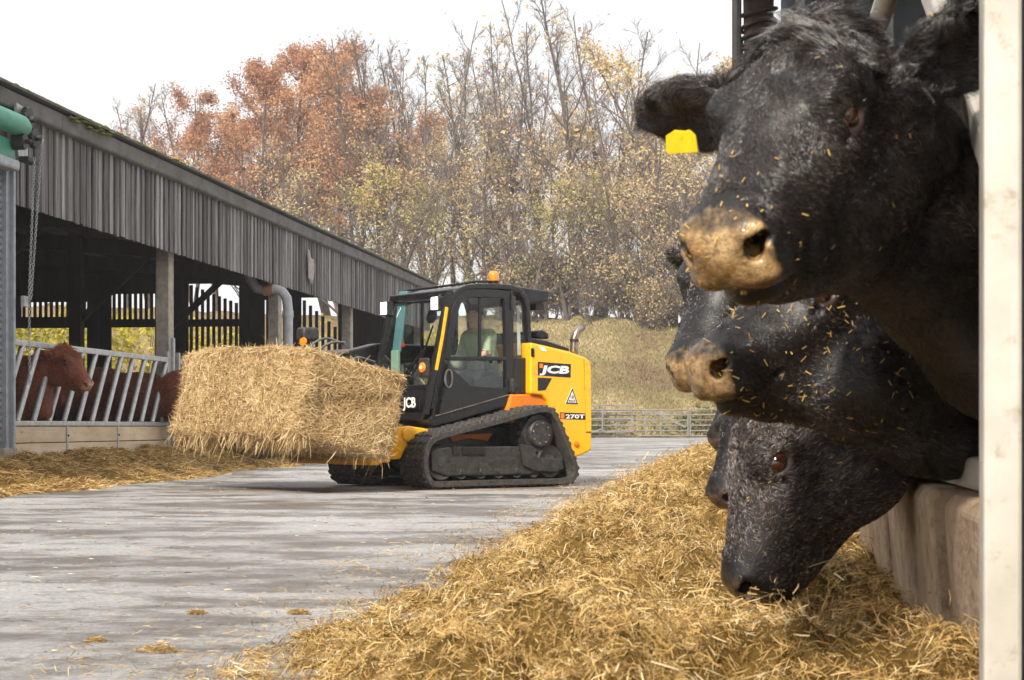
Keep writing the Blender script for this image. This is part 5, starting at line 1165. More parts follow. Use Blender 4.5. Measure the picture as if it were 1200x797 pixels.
STR = [(0.0, S(132, 102, 62)), (0.3, S(196, 164, 114)), (0.6, S(226, 200, 152)), (0.85, S(240, 220, 178)), (1.0, S(250, 234, 190))]
M_sil = mat_straw('silage_blades', SIL); M_silb = mat_straw('silage_mass', [(0.3, S(70, 52, 26)), (0.5, S(132, 104, 54)), (0.7, S(178, 146, 82))], base=True)
M_str = mat_straw('straw_blades', STR); M_strb = mat_straw('straw_mass', [(0.3, S(96, 66, 34)), (0.5, S(166, 126, 72)), (0.7, S(206, 166, 104))], base=True)
def blades(p, d, n, L, w, tone, m, name, bend=0.25):
    """curved strips: 5 verts rows of 2 -> 2 quads each"""
    N = len(p); s = np.cross(d, n); s /= np.linalg.norm(s, axis=1, keepdims=True) + 1e-9
    tw = rng.uniform(-1, 1, N)[:, None]; s = s * np.cos(tw) + n * np.sin(tw)
    V = np.empty((N, 3, 2, 3)); bd = rng.normal(0, bend, N)[:, None]; lat = np.cross(n, d)
    for i, (t, ww) in enumerate(((-0.5, 0.8), (0.0, 1.0), (0.5, 0.35))):
        c = p + d * (t * L)[:, None] + (lat * bd + n * np.abs(bd) * -0.5) * (L * (t * t) * 2)[:, None]
        V[:, i, 0] = c - s * (w * ww / 2)[:, None]; V[:, i, 1] = c + s * (w * ww / 2)[:, None]
    b = np.arange(N)[:, None] * 6; F = np.concatenate([b + np.array([0, 2, 3, 1]), b + np.array([2, 4, 5, 3])])
    return npmesh(name, V.reshape(-1, 3), F, m, {'tone': ('FLOAT', np.repeat(tone, 6))})
def height_pile(name, us, vs, pos, hgt, m):
    """us, vs grid; pos(u, v) -> x, y; hgt(x, y, u, v) -> z"""
    U, V_ = np.meshgrid(us, vs); X, Y = pos(U, V_); Z = hgt(X, Y, U, V_); nx, ny = len(us), len(vs)
    i = np.arange((ny - 1) * nx).reshape(ny - 1, nx)[:, :-1].ravel(); f = np.stack([i, i + 1, i + nx + 1, i + nx], 1)
    return npmesh(name, np.stack([X, Y, Z], -1).reshape(-1, 3), f, m, smooth=True)
def ridged(x, y, o=3):
    s = 0; a = 1.0
    for k in range(o): s = s + a * (1 - np.abs(2 * vnoise(x + 13.1 * k, y + 7.7 * k) - 1)) ; a *= 0.55; x = x * 2.2; y = y * 2.2
    return s / 2.2

# pile in front of the black cows; v = depth, u = 0 (yard edge) .. 1 (wall)
def edge_x(d): return -0.78 + 0.135 * (d - 5.14) + 0.10 * np.clip(4.6 - d, 0, 3) + 0.20 * smoothstep(4.6, 6.5, d) * (1 - 0.6 * smoothstep(12, 22, d)) + 0.42 * (fbm(d * 0.9, 3.3, 0, 4) - 0.5) + 0.10 * (fbm(d * 4.0, 8.3, 0, 3) - 0.5)
def wall_x(d): return 0.691 + 0.135 * (d - 2.4) + 0.12
def pile_pos(u, d): e = edge_x(d); return e + (wall_x(d) - e) * u, d
def pile_h(x, y, u=None, d=None):
    e = edge_x(y); b = x - e; W = wall_x(y) - e; q = np.clip(b / W, 0, 1)
    base = (0.185 + 0.13 * smoothstep(5.5, 11, y)) * smoothstep(0, 0.62, q) - 0.05 * smoothstep(0.6, 1.0, q) + 0.02
    base = base + 0.13 * np.exp(-(((x - 0.70) / 0.20) ** 2 + ((y - 3.45) / 0.34) ** 2)) + 0.05 * np.exp(-(((x + 0.05) / 0.35) ** 2 + ((y - 3.3) / 0.5) ** 2)) - 0.13 * np.exp(-(((x - 0.56) / 0.22) ** 2 + ((y - 3.95) / 0.34) ** 2))
    env = smoothstep(0.0, 0.3, q)
    lump = 0.14 * (fbm(x * 1.7, y * 1.5, 0, 3) - 0.5) + 0.16 * (ridged(x * 2.9, y * 2.6) - 0.55) + 0.15 * (ridged(x * 4.4 + 3, y * 4.2, 2) - 0.55) + 0.16 * (ridged(x * 6.8, y * 6.4, 2) - 0.55) + 0.04 * (ridged(x * 14.5, y * 14.0, 2) - 0.55)
    z = base * (0.25 + 0.75 * env) + lump * (0.3 + 0.7 * env) * smoothstep(-0.01, 0.06, q) - 0.03 * (1 - smoothstep(0, 0.05, q))
    return z + vgz(y)
ds = [1.15]
while ds[-1] < 37: ds.append(ds[-1] + 0.012 * max(1.0, ds[-1] / 2.2))
pm = height_pile('silage_pile', np.linspace(-0.03, 1.0, 190), np.array(ds), pile_pos, pile_h, M_silb)
pile = link('silage_pile', pm); tag(pile, 'long golden heap of loose silage along the feed barrier wall', 'silage heap', kind='stuff')
def field_blades(n, hf, posf, dlo, dhi, ulo, uhi, name, m, k=1.0, parent=None, upow=1.0, tone_bias=0.0):
    d = np.exp(rng.uniform(math.log(dlo), math.log(dhi), n)); u = ulo + (uhi - ulo) * rng.random(n) ** upow
    x, y = posf(u, d); e = 0.012
    z = hf(x, y); nx = -(hf(x + e, y) - z) / e; ny = -(hf(x, y + e) - z) / e
    N = np.stack([nx, ny, np.ones(n)], 1); N /= np.linalg.norm(N, axis=1, keepdims=True)
    th = 9.0 * fbm(x * 2.6, y * 2.6, 0, 2) + rng.normal(0, 0.8, n)
    D = np.stack([np.cos(th), np.sin(th), rng.normal(0, 0.12, n)], 1); D -= N * (D * N).sum(1, keepdims=True); D /= np.linalg.norm(D, axis=1, keepdims=True)
    up = np.where(rng.random(n) < 0.25, rng.uniform(0.2, 0.9, n), rng.normal(0.08, 0.16, n))[:, None]; D = D + N * up; D /= np.linalg.norm(D, axis=1, keepdims=True)
    g = (1 + d / 14.0) * k; L = rng.gamma(4, 0.0054, n) * g; w = rng.uniform(0.0006, 0.0014, n) * (1 + d / 6.0)
    p = np.stack([x, y, z], 1) + N * (rng.random(n) ** 2 * 0.02)[:, None] + D * (up[:, 0] > 0.25)[:, None] * (L * 0.4)[:, None]
    tone = np.clip(0.02 + 0.85 * fbm(x * 4.1, y * 4.1, 0, 3) + rng.normal(0.03 + tone_bias, 0.2, n), 0, 1)
    o = link(name, blades(p, D, N, L, w, tone, m, name, 0.55), parent); o['kind'] = 'stuff'; return o
field_blades(340000, pile_h, pile_pos, 1.7, 34, -0.02, 0.99, 'silage_blades', M_sil, parent=pile)
# tufts: balls of tangled stalks lying on the heap
def tufts(nt, k, name):
    d = np.exp(rng.uniform(math.log(1.8), math.log(20), nt)); u = 0.03 + 0.94 * rng.random(nt); x, y = pile_pos(u, d); z = pile_h(x, y); r = rng.gamma(4, 0.013, nt) * (1 + d / 16) + 0.014; ti = np.repeat(np.arange(nt), k); n = nt * k
    q = rng.normal(0, 1, (n, 3)); q /= np.linalg.norm(q, axis=1, keepdims=True); q[:, 2] = np.abs(q[:, 2]); rad = r[ti] * rng.uniform(0.55, 1.0, n)
    p = np.stack([x[ti], y[ti], z[ti] - 0.006], 1) + q * rad[:, None] * np.array([1.25, 1.25, 0.85]); ax = rng.normal(0, 1, (nt, 3))[ti]
    D = np.cross(q, ax) + rng.normal(0, 0.45, (n, 3)); D -= q * (D * q).sum(1, keepdims=True) * 0.8; D /= np.linalg.norm(D, axis=1, keepdims=True); dd = d[ti]
    L = rng.gamma(5, 0.0050, n) * (1 + dd / 14); tone = np.clip(rng.normal(0.46, 0.16, nt)[ti] + rng.normal(0, 0.18, n), 0, 1)
    o = link(name, blades(p, D, q, L, rng.uniform(0.0009, 0.0019, n) * (1 + dd / 6), tone, M_sil, name, 0.6), pile); o['kind'] = 'stuff'
tufts(2100, 56, 'silage_tufts')
# scattered wisps beyond its edge
field_blades(3500, lambda x, y: vgz(y) + 0.012 + 0 * x, lambda u, d: (edge_x(d) - 0.5 * u ** 2.0, d), 3.2, 26, 0.0, 1.0, 'fallen_wisps', M_sil, parent=pile)

# pile along the far barn, u along the front, v out into the yard
def left_pos(u, v): return BO.x + BU.x * u - BW.x * v, BO.y + BU.y * u - BW.y * v
def left_uv(x, y): dx, dy = x - BO.x, y - BO.y; return dx * BU.x + dy * BU.y, -(dx * BW.x + dy * BW.y)
def left_h(x, y, U=None, V=None):
    u, v = left_uv(x, y); Wd = 1.75 - 0.05 * (u + 5) + 0.9 * (fbm(u * 0.6, 7.7, 0, 3) - 0.5); q = np.clip((v + 0.15) / Wd, 0, 1)
    z = 0.27 * (1 - smoothstep(0.25, 1.0, q)) * (0.75 + 0.5 * fbm(u * 1.1, v * 1.1, 0, 2)) + (0.34 * (ridged(u * 0.9, v * 0.9, 3) - 0.5) + 0.22 * (ridged(u * 2.4, v * 2.4, 2) - 0.5)) * (1 - smoothstep(0.75, 1, q))
    return np.maximum(z, -0.03 + 0 * z) - 0.03 * smoothstep(0.93, 1, q) + vgz(y)
lm = height_pile('silage_row', np.linspace(-10, 8.5, 330), np.linspace(-0.12, 2.6, 80), left_pos, left_h, M_silb)
lrow = link('silage_row', lm); tag(lrow, 'lower row of silage strewn before the brown cows\' barn', 'silage heap', kind='stuff')
def left_blades(n, name, ulo, uhi, vpow, parent, m=M_sil):
    u = rng.uniform(ulo, uhi, n); v = -0.1 + 2.5 * rng.random(n) ** vpow; x, y = left_pos(u, v); e = 0.02; z = left_h(x, y)
    keep = z > -0.01 + vgz(y); x, y, z = x[keep], y[keep], z[keep]; n = len(x)
    nx = -(left_h(x + e, y) - z) / e; ny = -(left_h(x, y + e) - z) / e; N = np.stack([nx, ny, np.ones(n)], 1); N /= np.linalg.norm(N, axis=1, keepdims=True)
    th = 9.0 * fbm(x * 2, y * 2, 0, 2) + rng.normal(0, 0.8, n); D = np.stack([np.cos(th), np.sin(th), rng.normal(0.1, 0.3, n)], 1); D /= np.linalg.norm(D, axis=1, keepdims=True)
    L = rng.gamma(5, 0.024, n); tone = np.clip(0.26 + 0.42 * fbm(x * 2.2, y * 2.2, 0, 3) + rng.normal(0, 0.2, n), 0, 1)
    o = link(name, blades(np.stack([x, y, z + 0.01], 1), D, N, L, rng.uniform(0.005, 0.009, n), tone, m, name), parent); o['kind'] = 'stuff'
left_blades(60000, 'silage_blades', -9, 5.5, 1.0, lrow)
# small lost clumps and chaff on the concrete
def clump(x, y, r, label):
    n = 360; a = rng.uniform(0, 6.28, n); q = rng.random(n) ** 0.5 * r; px, py = x + q * np.cos(a) * 1.5, y + q * np.sin(a); pz = vgz(np.array(y)) + (1 - (q / r) ** 2) * r * 0.55 * rng.random(n)
    D = rng.normal(0, 1, (n, 3)) * np.array([1, 1, 0.35]); D /= np.linalg.norm(D, axis=1, keepdims=True); N = np.tile([0, 0, 1.0], (n, 1))
    o = link('silage_clump', blades(np.stack([px, py, pz + 0.004], 1), D, N, rng.gamma(5, 0.0045, n), rng.uniform(0.0012, 0.0022, n), np.clip(rng.normal(0.4, 0.2, n), 0, 1), M_sil, 'silage_clump')); tag(o, label, 'silage clump', 'lost clumps of silage on the concrete')
clump(-1.06, 5.75, 0.020, 'small silage clump alone on the bare concrete'); clump(-1.22, 5.0, 0.018, 'small silage clump nearest the lower edge of the picture'); clump(-0.72, 5.75, 0.024, 'small silage clump just off the tip of the big heap'); clump(-0.99, 4.78, 0.04, 'flat silage clump just in front of the big heap\'s tip')
n = 3600; d = np.exp(rng.uniform(math.log(3.9), math.log(30), n)); px_ = rng.uniform(-40, 760, n); x = (px_ - 600) / 2000 * d
th = rng.normal(0, 0.6, n); D = np.stack([np.cos(th), np.sin(th), 0 * th], 1); N = np.tile([0, 0, 1.0], (n, 1))
ch = link('chaff', blades(np.stack([x, d, vgz(d) + 0.010 + 0 * d], 1), D, N, rng.gamma(2.5, 0.006, n) * (1 + d / 14), rng.uniform(0.001, 0.0022, n) * (1 + d / 12), np.clip(rng.normal(0.4, 0.38, n), 0, 1), M_sil, 'chaff')); tag(ch, 'scattered chaff and straw bits over the concrete yard', 'chaff', kind='stuff')

# ------------------------------------------------------------------ the straw bale on the fork
bale_t = Matrix.Translation(MO) @ Matrix.Rotation(math.pi + TH, 4, 'Z') @ Matrix.Translation((2.03, 0.02, 0.86)) @ Matrix.Rotation(R(-13), 4, 'Y')
HB = np.array([0.56, 1.24, 0.45])
def bale_surface(n):
    """points, normals on a rounded box with ragged flakes; local axes"""
    A = np.array([HB[1] * HB[2], HB[0] * HB[2], HB[0] * HB[1]]); f = rng.choice(3, n, p=A / A.sum()); s = rng.choice([-1.0, 1.0], n); q = rng.uniform(-1, 1, (n, 3)) * HB; q[np.arange(n), f] = s * HB[f]; return q
def bale_shape(q):
    r = 0.07; c = np.clip(q, -(HB - r), HB - r); d = q - c; L = np.linalg.norm(d, axis=1, keepdims=True) + 1e-9; n = d / L
    p = c + n * r
    fl = 0.05 * (fbm(q[:, 1] * 3.4 + 5, q[:, 0] * 1.6, q[:, 2] * 1.6, 3) - 0.5) + 0.07 * (fbm(q[:, 0] * 1.7, q[:, 1] * 1.7 + 9, q[:, 2] * 1.7, 2) - 0.5) + 0.07 * (ridged(q[:, 1] * 4.2 + q[:, 2], q[:, 2] * 4.2 + q[:, 0], 2) - 0.5)
    end = smoothstep(0.75, 1.2, q[:, 1]) * 0.14 * (fbm(q[:, 0] * 4, q[:, 2] * 4, 4.4, 3) - 0.35)
    top = smoothstep(0.6, 1.2, np.abs(q[:, 1])) * smoothstep(0.1, 0.44, q[:, 2])
    p = p + n * (fl)[:, None] + np.stack([0 * fl, end, -0.05 * top], 1); return p, n
res = 46; qs = []; fs = []; o_ = 0
for ax in range(3):
    u, v = [(1, 2), (2, 0), (0, 1)][ax]
    for sg in (-1, 1):
        a, b = np.meshgrid(np.linspace(-1, 1, res), np.linspace(-1, 1, res)); q = np.zeros((res * res, 3)); q[:, ax] = sg * HB[ax]; q[:, u] = a.ravel() * HB[u]; q[:, v] = b.ravel() * HB[v]; qs.append(q)
        i = np.arange((res - 1) * res).reshape(res - 1, res)[:, :-1].ravel(); f = np.stack([i, i + 1, i + res + 1, i + res], 1) + o_; fs.append(f if sg > 0 else f[:, ::-1]); o_ += res * res
bp_, bn_ = bale_shape(np.concatenate(qs)); bale = link('straw_bale', npmesh('straw_bale', bp_ - bn_ * 0.02, np.concatenate(fs), M_strb, smooth=True)); bale.matrix_world = bale_t
tag(bale, 'large rectangular straw bale held off the ground by the loader', 'straw bale')
n = 85000; q = bale_surface(n); p, N = bale_shape(q); D = rng.normal(0, 1, (n, 3)); side = np.abs(N[:, 2]) < 0.6
D -= N * (D * N).sum(1, keepdims=True); D[:, 2] *= 0.55; D /= np.linalg.norm(D, axis=1, keepdims=True); up = np.abs(rng.normal(0.0, 0.16, n))[:, None]; D = D + N * up; D /= np.linalg.norm(D, axis=1, keepdims=True)
L = rng.gamma(5, 0.021, n); tone = np.clip(0.42 + 0.35 * (fbm(q[:, 0] * 3, q[:, 1] * 3, q[:, 2] * 3, 3) - 0.5) + rng.normal(0, 0.22, n), 0, 1)
o = link('straw', blades(p + D * (L * 0.3)[:, None] * np.minimum(1, up * 2), D, N, L, rng.uniform(0.0035, 0.0075, n), tone, M_str, 'straw'), bale); o['kind'] = 'stuff'
n = 900; q = rng.uniform(-1, 1, (n, 3)) * HB; q[:, 2] = -HB[2] * rng.uniform(0.8, 1, n); ed = rng.random(n) < 0.85; q[:, 0] = np.where(ed, HB[0] * rng.uniform(0.7, 1, n), q[:, 0]); e2 = rng.random(n) < 0.4; q[:, 1] = np.where(e2, HB[1] * rng.uniform(0.8, 1, n), q[:, 1])
p, N = bale_shape(q); D = np.stack([rng.normal(0.1, 0.25, n), rng.normal(0, 0.3, n), -np.ones(n)], 1); D /= np.linalg.norm(D, axis=1, keepdims=True); L = rng.gamma(5, 0.03, n)
o = link('loose_straw', blades(p + D * (L * 0.4)[:, None], D, N, L, rng.uniform(0.004, 0.008, n), np.clip(rng.normal(0.4, 0.2, n), 0, 1), M_str, 'loose_straw'), bale); o['kind'] = 'stuff'
# ------------------------------------------------------------------ the driver, seated in the cab
M_skin = simple('skin', S(238, 192, 166), 0.55, c2=S(224, 170, 142), scale=12)
M_jump = simple('sage_jumper', S(182, 198, 164), 0.95, c2=S(164, 182, 148), scale=18, bump=0.3, bscale=120)
M_trous = simple('grey_work_trousers', S(86, 94, 104), 0.9, c2=S(70, 78, 88), scale=14, bump=0.2)
M_dhair = simple('short_brown_hair', S(96, 66, 42), 0.8, c2=S(72, 48, 30), scale=60, bump=0.6, bscale=150)
M_eyew = simple('eye_white', S(236, 232, 226), 0.3, scale=10); M_lip = simple('lips', S(190, 112, 100), 0.6, scale=10); M_shirt = simple('tan_shirt', S(170, 120, 70), 0.9, scale=20)
px_, pz_ = ms(557, 372, 0.02)                      # head centre
HC = Vector((px_, 0.02, pz_)); HIP = Vector((xs - 0.08, 0.02, zs + 0.09)); NK = HC + Vector((-0.035, 0, -0.155)); SHZ = NK.z - 0.055
yawh = R(28)                                        # he looks forward and slightly out of the door
hm = Matrix.Translation(HC) @ Matrix.Rotation(yawh, 4, 'Z')
def mesh_field(lo, hi, h): return Field(np.arange(lo[0], hi[0], h), np.arange(lo[1], hi[1], h), np.arange(lo[2], hi[2], h))
person = None
sh = [Vector((NK.x - 0.01, 0.02 + s * 0.19, SHZ)) for s in (1, -1)]
el = [Vector((NK.x + 0.06, 0.02 + s * 0.27, SHZ - 0.28)) for s in (1, -1)]
wr = [Vector((xs + 0.20, 0.02 + s * 0.335, zs + 0.33)) for s in (1, -1)]
lo = (HC.x - 0.45, -0.5, zs - 0.45); hi = (xs + 0.75, 0.54, HC.z + 0.2)
# skin: head, neck, arms, hands, legs as one surface
f = mesh_field(lo, hi, 0.0085)
f.ell((0, 0, 0.02), (0.098, 0.077, 0.112), hm, 0.02); f.ell((0.03, 0, -0.045), (0.066, 0.06, 0.08), hm, 0.03); f.ell((0.066, 0, -0.1), (0.03, 0.034, 0.026), hm, 0.02)
f.cap((0.092, 0, 0.015), (0.112, 0, -0.028), 0.012, 0.017, hm, 0.015); f.ell((0.088, 0, -0.065), (0.016, 0.028, 0.012), hm, 0.012); f.ell((0.088, 0, 0.035), (0.018, 0.056, 0.012), hm, 0.012)
for s in (1, -1):
    f.ell((0.085, s * 0.034, 0.012), (0.012, 0.018, 0.011), hm, 0.012, sub=True); f.ell((-0.005, s * 0.08, -0.005), (0.024, 0.012, 0.034), hm, 0.01); f.ell((0.07, s * 0.04, -0.025), (0.025, 0.022, 0.02), hm, 0.02)
f.cap(HC + Vector((-0.03, 0, -0.06)), NK + Vector((-0.01, 0, -0.05)), 0.058, 0.066, None, 0.03)
f.cap(NK + Vector((-0.02, 0, -0.1)), HIP, 0.13, 0.14, None, 0.05, sc=(0.8, 1.25, 1))
for i, s in enumerate((1, -1)):
    f.cap(sh[i], el[i], 0.058, 0.044, None, 0.03); f.cap(el[i], wr[i], 0.044, 0.03, None, 0.02)
    d = (wr[i] - el[i]).normalized(); pc = wr[i] + d * 0.045; f.ell(pc, (0.045, 0.026, 0.032), None, 0.02)
    for k, (ln, oz) in enumerate(((0.05, 0.024), (0.056, 0.008), (0.052, -0.008), (0.04, -0.023))):
        a = pc + Vector((0.03, 0, oz)); b = a + Vector((0.026, -s * 0.012, -0.004)); c_ = b + Vector((0.004, -s * ln * 0.6, -0.012)); f.cap(a, b, 0.0095, 0.0088, None, 0.006); f.cap(b, c_, 0.0088, 0.0075, None, 0.004)
    a = pc + Vector((0.005, -s * 0.01, 0.03)); f.cap(a, a + Vector((0.035, -s * 0.03, 0.016)), 0.011, 0.008, None, 0.006)
    kn = Vector((xs + 0.36, 0.02 + s * 0.15, zs + 0.12)); an = Vector((xs + 0.50, 0.02 + s * 0.14, zs - 0.30))
    f.cap(HIP + Vector((0, s * 0.09, 0)), kn, 0.085, 0.06, None, 0.03); f.cap(kn, an, 0.056, 0.042, None, 0.02); f.cap(an + Vector((-0.03, 0, -0.06)), an + Vector((0.13, 0, -0.08)), 0.04, 0.034, None, 0.02)
P, F = f.mesh(); person = link('person', npmesh('person', P, F, M_skin, smooth=True)); person.location = MO; person.rotation_euler = (0, 0, math.pi + TH)
tag(person, 'person in a sage green jumper seated at the loader controls', 'person')
# clothes over the body
f = mesh_field(lo, (hi[0], hi[1], NK.z + 0.03), 0.0095)
f.cap(NK + Vector((-0.015, 0, -0.10)), HIP + Vector((0, 0, 0.02)), 0.155, 0.15, None, 0.06, sc=(0.85, 1.28, 1)); f.cap(sh[0] + Vector((0, -0.05, 0)), sh[1] + Vector((0, 0.05, 0)), 0.082, 0.082, None, 0.05); f.cap(NK + Vector((-0.012, 0, -0.06)), NK + Vector((0.0, 0, -0.005)), 0.082, 0.074, None, 0.03)
for i in (0, 1): f.cap(sh[i], el[i], 0.08, 0.062, None, 0.04); f.cap(el[i], wr[i] - (wr[i] - el[i]).normalized() * 0.02, 0.06, 0.046, None, 0.03)
nv = f.v; g = np.meshgrid(*f.ax, indexing='ij'); fold = (fbm(g[0] * 16, g[1] * 16, g[2] * 16 + 2 * g[0], 2) - 0.5) * 0.016; f.v += fold.astype(np.float32)
f.cap(NK + Vector((0.01, 0, -0.02)), NK + Vector((0.015, 0, 0.08)), 0.066, 0.072, None, 0.01, sub=True)
P, F = f.mesh(); link('jumper', npmesh('jumper', P, F, M_jump, smooth=True), person)
f = mesh_field((lo[0], lo[1], zs - 0.42), (hi[0], hi[1], zs + 0.32), 0.011)
for s in (1, -1):
    kn = Vector((xs + 0.36, 0.02 + s * 0.15, zs + 0.12)); an = Vector((xs + 0.50, 0.02 + s * 0.14, zs - 0.28)); f.cap(HIP + Vector((0, s * 0.09, 0)), kn, 0.098, 0.072, None, 0.04); f.cap(kn, an, 0.068, 0.056, None, 0.02)
P, F = f.mesh(); link('trousers', npmesh('trousers', P, F, M_trous, smooth=True), person)
f = mesh_field((HC.x - 0.2, -0.2, HC.z - 0.15), (HC.x + 0.2, 0.25, HC.z + 0.2), 0.007)
f.ell((-0.008, 0, 0.035), (0.105, 0.084, 0.112), hm, 0.01); f.ell((0.10, 0, -0.05), (0.09, 0.12, 0.115), hm, 0.015, sub=True); f.ell((-0.02, 0, -0.10), (0.14, 0.12, 0.09), hm, 0.015, sub=True)
P, F = f.mesh(); P = P + (fbm(P[:, 0] * 60, P[:, 1] * 60, P[:, 2] * 60, 2) - 0.5)[:, None] * 0.008; link('hair', npmesh('hair', P, F, M_dhair, smooth=True), person)
for s in (1, -1):
    m = MB(); c = hm @ Vector((0.079, s * 0.034, 0.012)); m.lathe([(-0.011 * math.cos(a), 0.011 * math.sin(a)) for a in np.linspace(0, math.pi, 8)], c, hm.to_3x3() @ Vector((1, s * 0.3, 0)), 10); e = m.build('eye', M_eyew, person, smooth=80)
    m = MB(); m.lathe([(0.0085, 0.006), (0.0113, 0.003), (0.0115, 0)], c, hm.to_3x3() @ Vector((1, s * 0.3, 0)), 10); m.build('iris', M_black, e)
    m = MB(); m.tube([hm @ Vector((0.094, s * 0.014, 0.037)), hm @ Vector((0.094, s * 0.034, 0.042)), hm @ Vector((0.082, s * 0.055, 0.036))], 0.005, 6); m.build('eyebrow', M_dhair, person, smooth=50)
m = MB(); m.tube([hm @ Vector((0.092, 0.022, -0.066)), hm @ Vector((0.103, 0, -0.064)), hm @ Vector((0.092, -0.022, -0.066))], [0.003, 0.006, 0.003], 6); m.build('lips', M_lip, person, smooth=60)
# ------------------------------------------------------------------ trees on the bank
M_bark = simple('bark', S(104, 92, 84), 0.95, c2=S(78, 68, 62), scale=5, bump=0.5, bscale=25, rand=0.15)
M_twig = simple('twigs', S(128, 114, 104), 0.95, c2=S(104, 92, 84), scale=3, rand=0.12)
def mat_leaf(name, stops):
    t = NT(name); a = t.n('Attribute', attribute_name='tone').outputs['Fac']; oi = t.n('ObjectInfo').outputs['Random']
    c = t.ramp(t.math('ADD', t.math('MULTIPLY', a, 0.75), t.math('MULTIPLY', oi, 0.25)), stops)
    d = t.n('BsdfDiffuse', i_0=c); tr = t.n('BsdfTranslucent', i_0=c); mx = t.n('MixShader', i_0=0.35); t.link(d.outputs[0], mx.inputs[1]); t.link(tr.outputs[0], mx.inputs[2]); t.link(mx.outputs[0], t.out.inputs[0]); return t.m
M_lrust = mat_leaf('russet_leaves', [(0.0, S(152, 108, 84)), (0.4, S(184, 132, 98)), (0.7, S(206, 160, 118)), (1.0, S(214, 184, 134))])
M_lgold = mat_leaf('golden_leaves', [(0.0, S(172, 148, 108)), (0.4, S(204, 178, 130)), (0.7, S(220, 202, 160)), (1.0, S(212, 162, 118))])
M_lgreen = mat_leaf('yellow_green_leaves', [(0.0, S(150, 146, 96)), (0.4, S(184, 176, 114)), (0.75, S(208, 194, 128)), (1.0, S(210, 166, 112))])
M_lhedge = mat_leaf('hedge_leaves', [(0.0, S(124, 118, 56)), (0.35, S(176, 168, 72)), (0.7, S(216, 196, 88)), (1.0, S(196, 130, 74))])
def branch_mesh(segs, n_side):
    """segs: list of (points Nx3, radii N) -> verts, quads"""
    V = []; F = []; o = 0; ang = np.arange(n_side) * 2 * math.pi / n_side; ca, sa = np.cos(ang), np.sin(ang)
    for P, r in segs:
        d = np.gradient(P, axis=0); d /= np.linalg.norm(d, axis=1, keepdims=True) + 1e-9
        ref = np.array([1.0, 0.13, 0.2]) if abs(d[0, 0]) < 0.8 else np.array([0.1, 1.0, 0.2]); a = np.cross(d, ref); a /= np.linalg.norm(a, axis=1, keepdims=True); b = np.cross(d, a)
        ring = P[:, None, :] + (a[:, None, :] * ca[None, :, None] + b[:, None, :] * sa[None, :, None]) * r[:, None, None]; V.append(ring.reshape(-1, 3)); m = len(P)
        i = (np.arange(m - 1)[:, None] * n_side + np.arange(n_side)[None]).ravel(); j = (np.arange(m - 1)[:, None] * n_side + (np.arange(n_side)[None] + 1) % n_side).ravel()
        F.append(np.stack([i, j, j + n_side, i + n_side], 1) + o); o += m * n_side
    return np.concatenate(V), np.concatenate(F)
def grow(seed, H, r0, spread=0.35, stems=1, first=0.22, up=0.75, leaf=0.0, leaf_low=0.0, nl1=20):
    g = np.random.default_rng(seed); thick = []; thin = []; tips = []
    def shoot(p, d, L, r, n, wander, upw):
        P = [p]; q = d.copy()
        for i in range(n): q = q + g.normal(0, wander, 3) + np.array([0, 0, upw]); q /= np.linalg.norm(q); P.append(P[-1] + q * L / n)
        return np.array(P), r * (1 - 0.82 * np.linspace(0, 1, n + 1) ** 0.9)
    for s in range(stems):
        a = g.uniform(0, 6.28); lean = 0.05 if stems == 1 else 0.22
        h = H * g.uniform(0.85, 1.0); P, r = shoot(np.zeros(3), np.array([math.cos(a) * lean, math.sin(a) * lean, 1.0]), h, r0 / stems ** 0.4, 12, 0.055, 0.03); r[0] *= 1.3; thick.append((P, r))
        for k in range(nl1):
            t = first + (0.97 - first) * (k + g.random()) / nl1; i = min(int(t * 12), 11); f_ = t * 12 - i; b = P[i] * (1 - f_) + P[i + 1] * f_; rb = (r[i] * (1 - f_) + r[i + 1] * f_)
            a = k * 2.4 + g.normal(0, 0.5); L = H * spread * (1.05 - t) ** 0.6 * g.uniform(0.6, 1.15); el = up * g.uniform(0.6, 1.3)
            d = np.array([math.cos(a) * math.cos(el), math.sin(a) * math.cos(el), math.sin(el)])
            P1, r1 = shoot(b, d, L, min(rb * 0.6, 0.09), 7, 0.13, 0.05); thick.append((P1, r1))
            for k2 in range(7):
                t2 = 0.2 + 0.8 * (k2 + g.random()) / 7; i2 = min(int(t2 * 7), 6); b2 = P1[i2]; d2 = (P1[i2 + 1] - P1[i2]); d2 /= np.linalg.norm(d2); d2 = d2 + g.normal(0, 0.55, 3) + np.array([0, 0, 0.25]); d2 /= np.linalg.norm(d2)
                L2 = L * g.uniform(0.25, 0.5) * (1.1 - 0.5 * t2); P2, r2 = shoot(b2, d2, L2, max(0.016, r1[i2] * 0.55), 4, 0.2, 0.06); thin.append((P2, np.maximum(r2, 0.007)))
                for k3 in range(7):
                    i3 = g.integers(1, 5); d3 = P2[i3] - P2[i3 - 1]; d3 /= np.linalg.norm(d3); d3 = d3 + g.normal(0, 0.6, 3) + np.array([0, 0, 0.3]); d3 /= np.linalg.norm(d3)
                    P3, r3 = shoot(P2[i3], d3, L2 * g.uniform(0.4, 0.8), 0.011, 2, 0.25, 0.05); thin.append((P3, np.maximum(r3, 0.006))); tips.append(P3[1]); tips.append(P3[2])
    return thick, thin, np.array(tips)
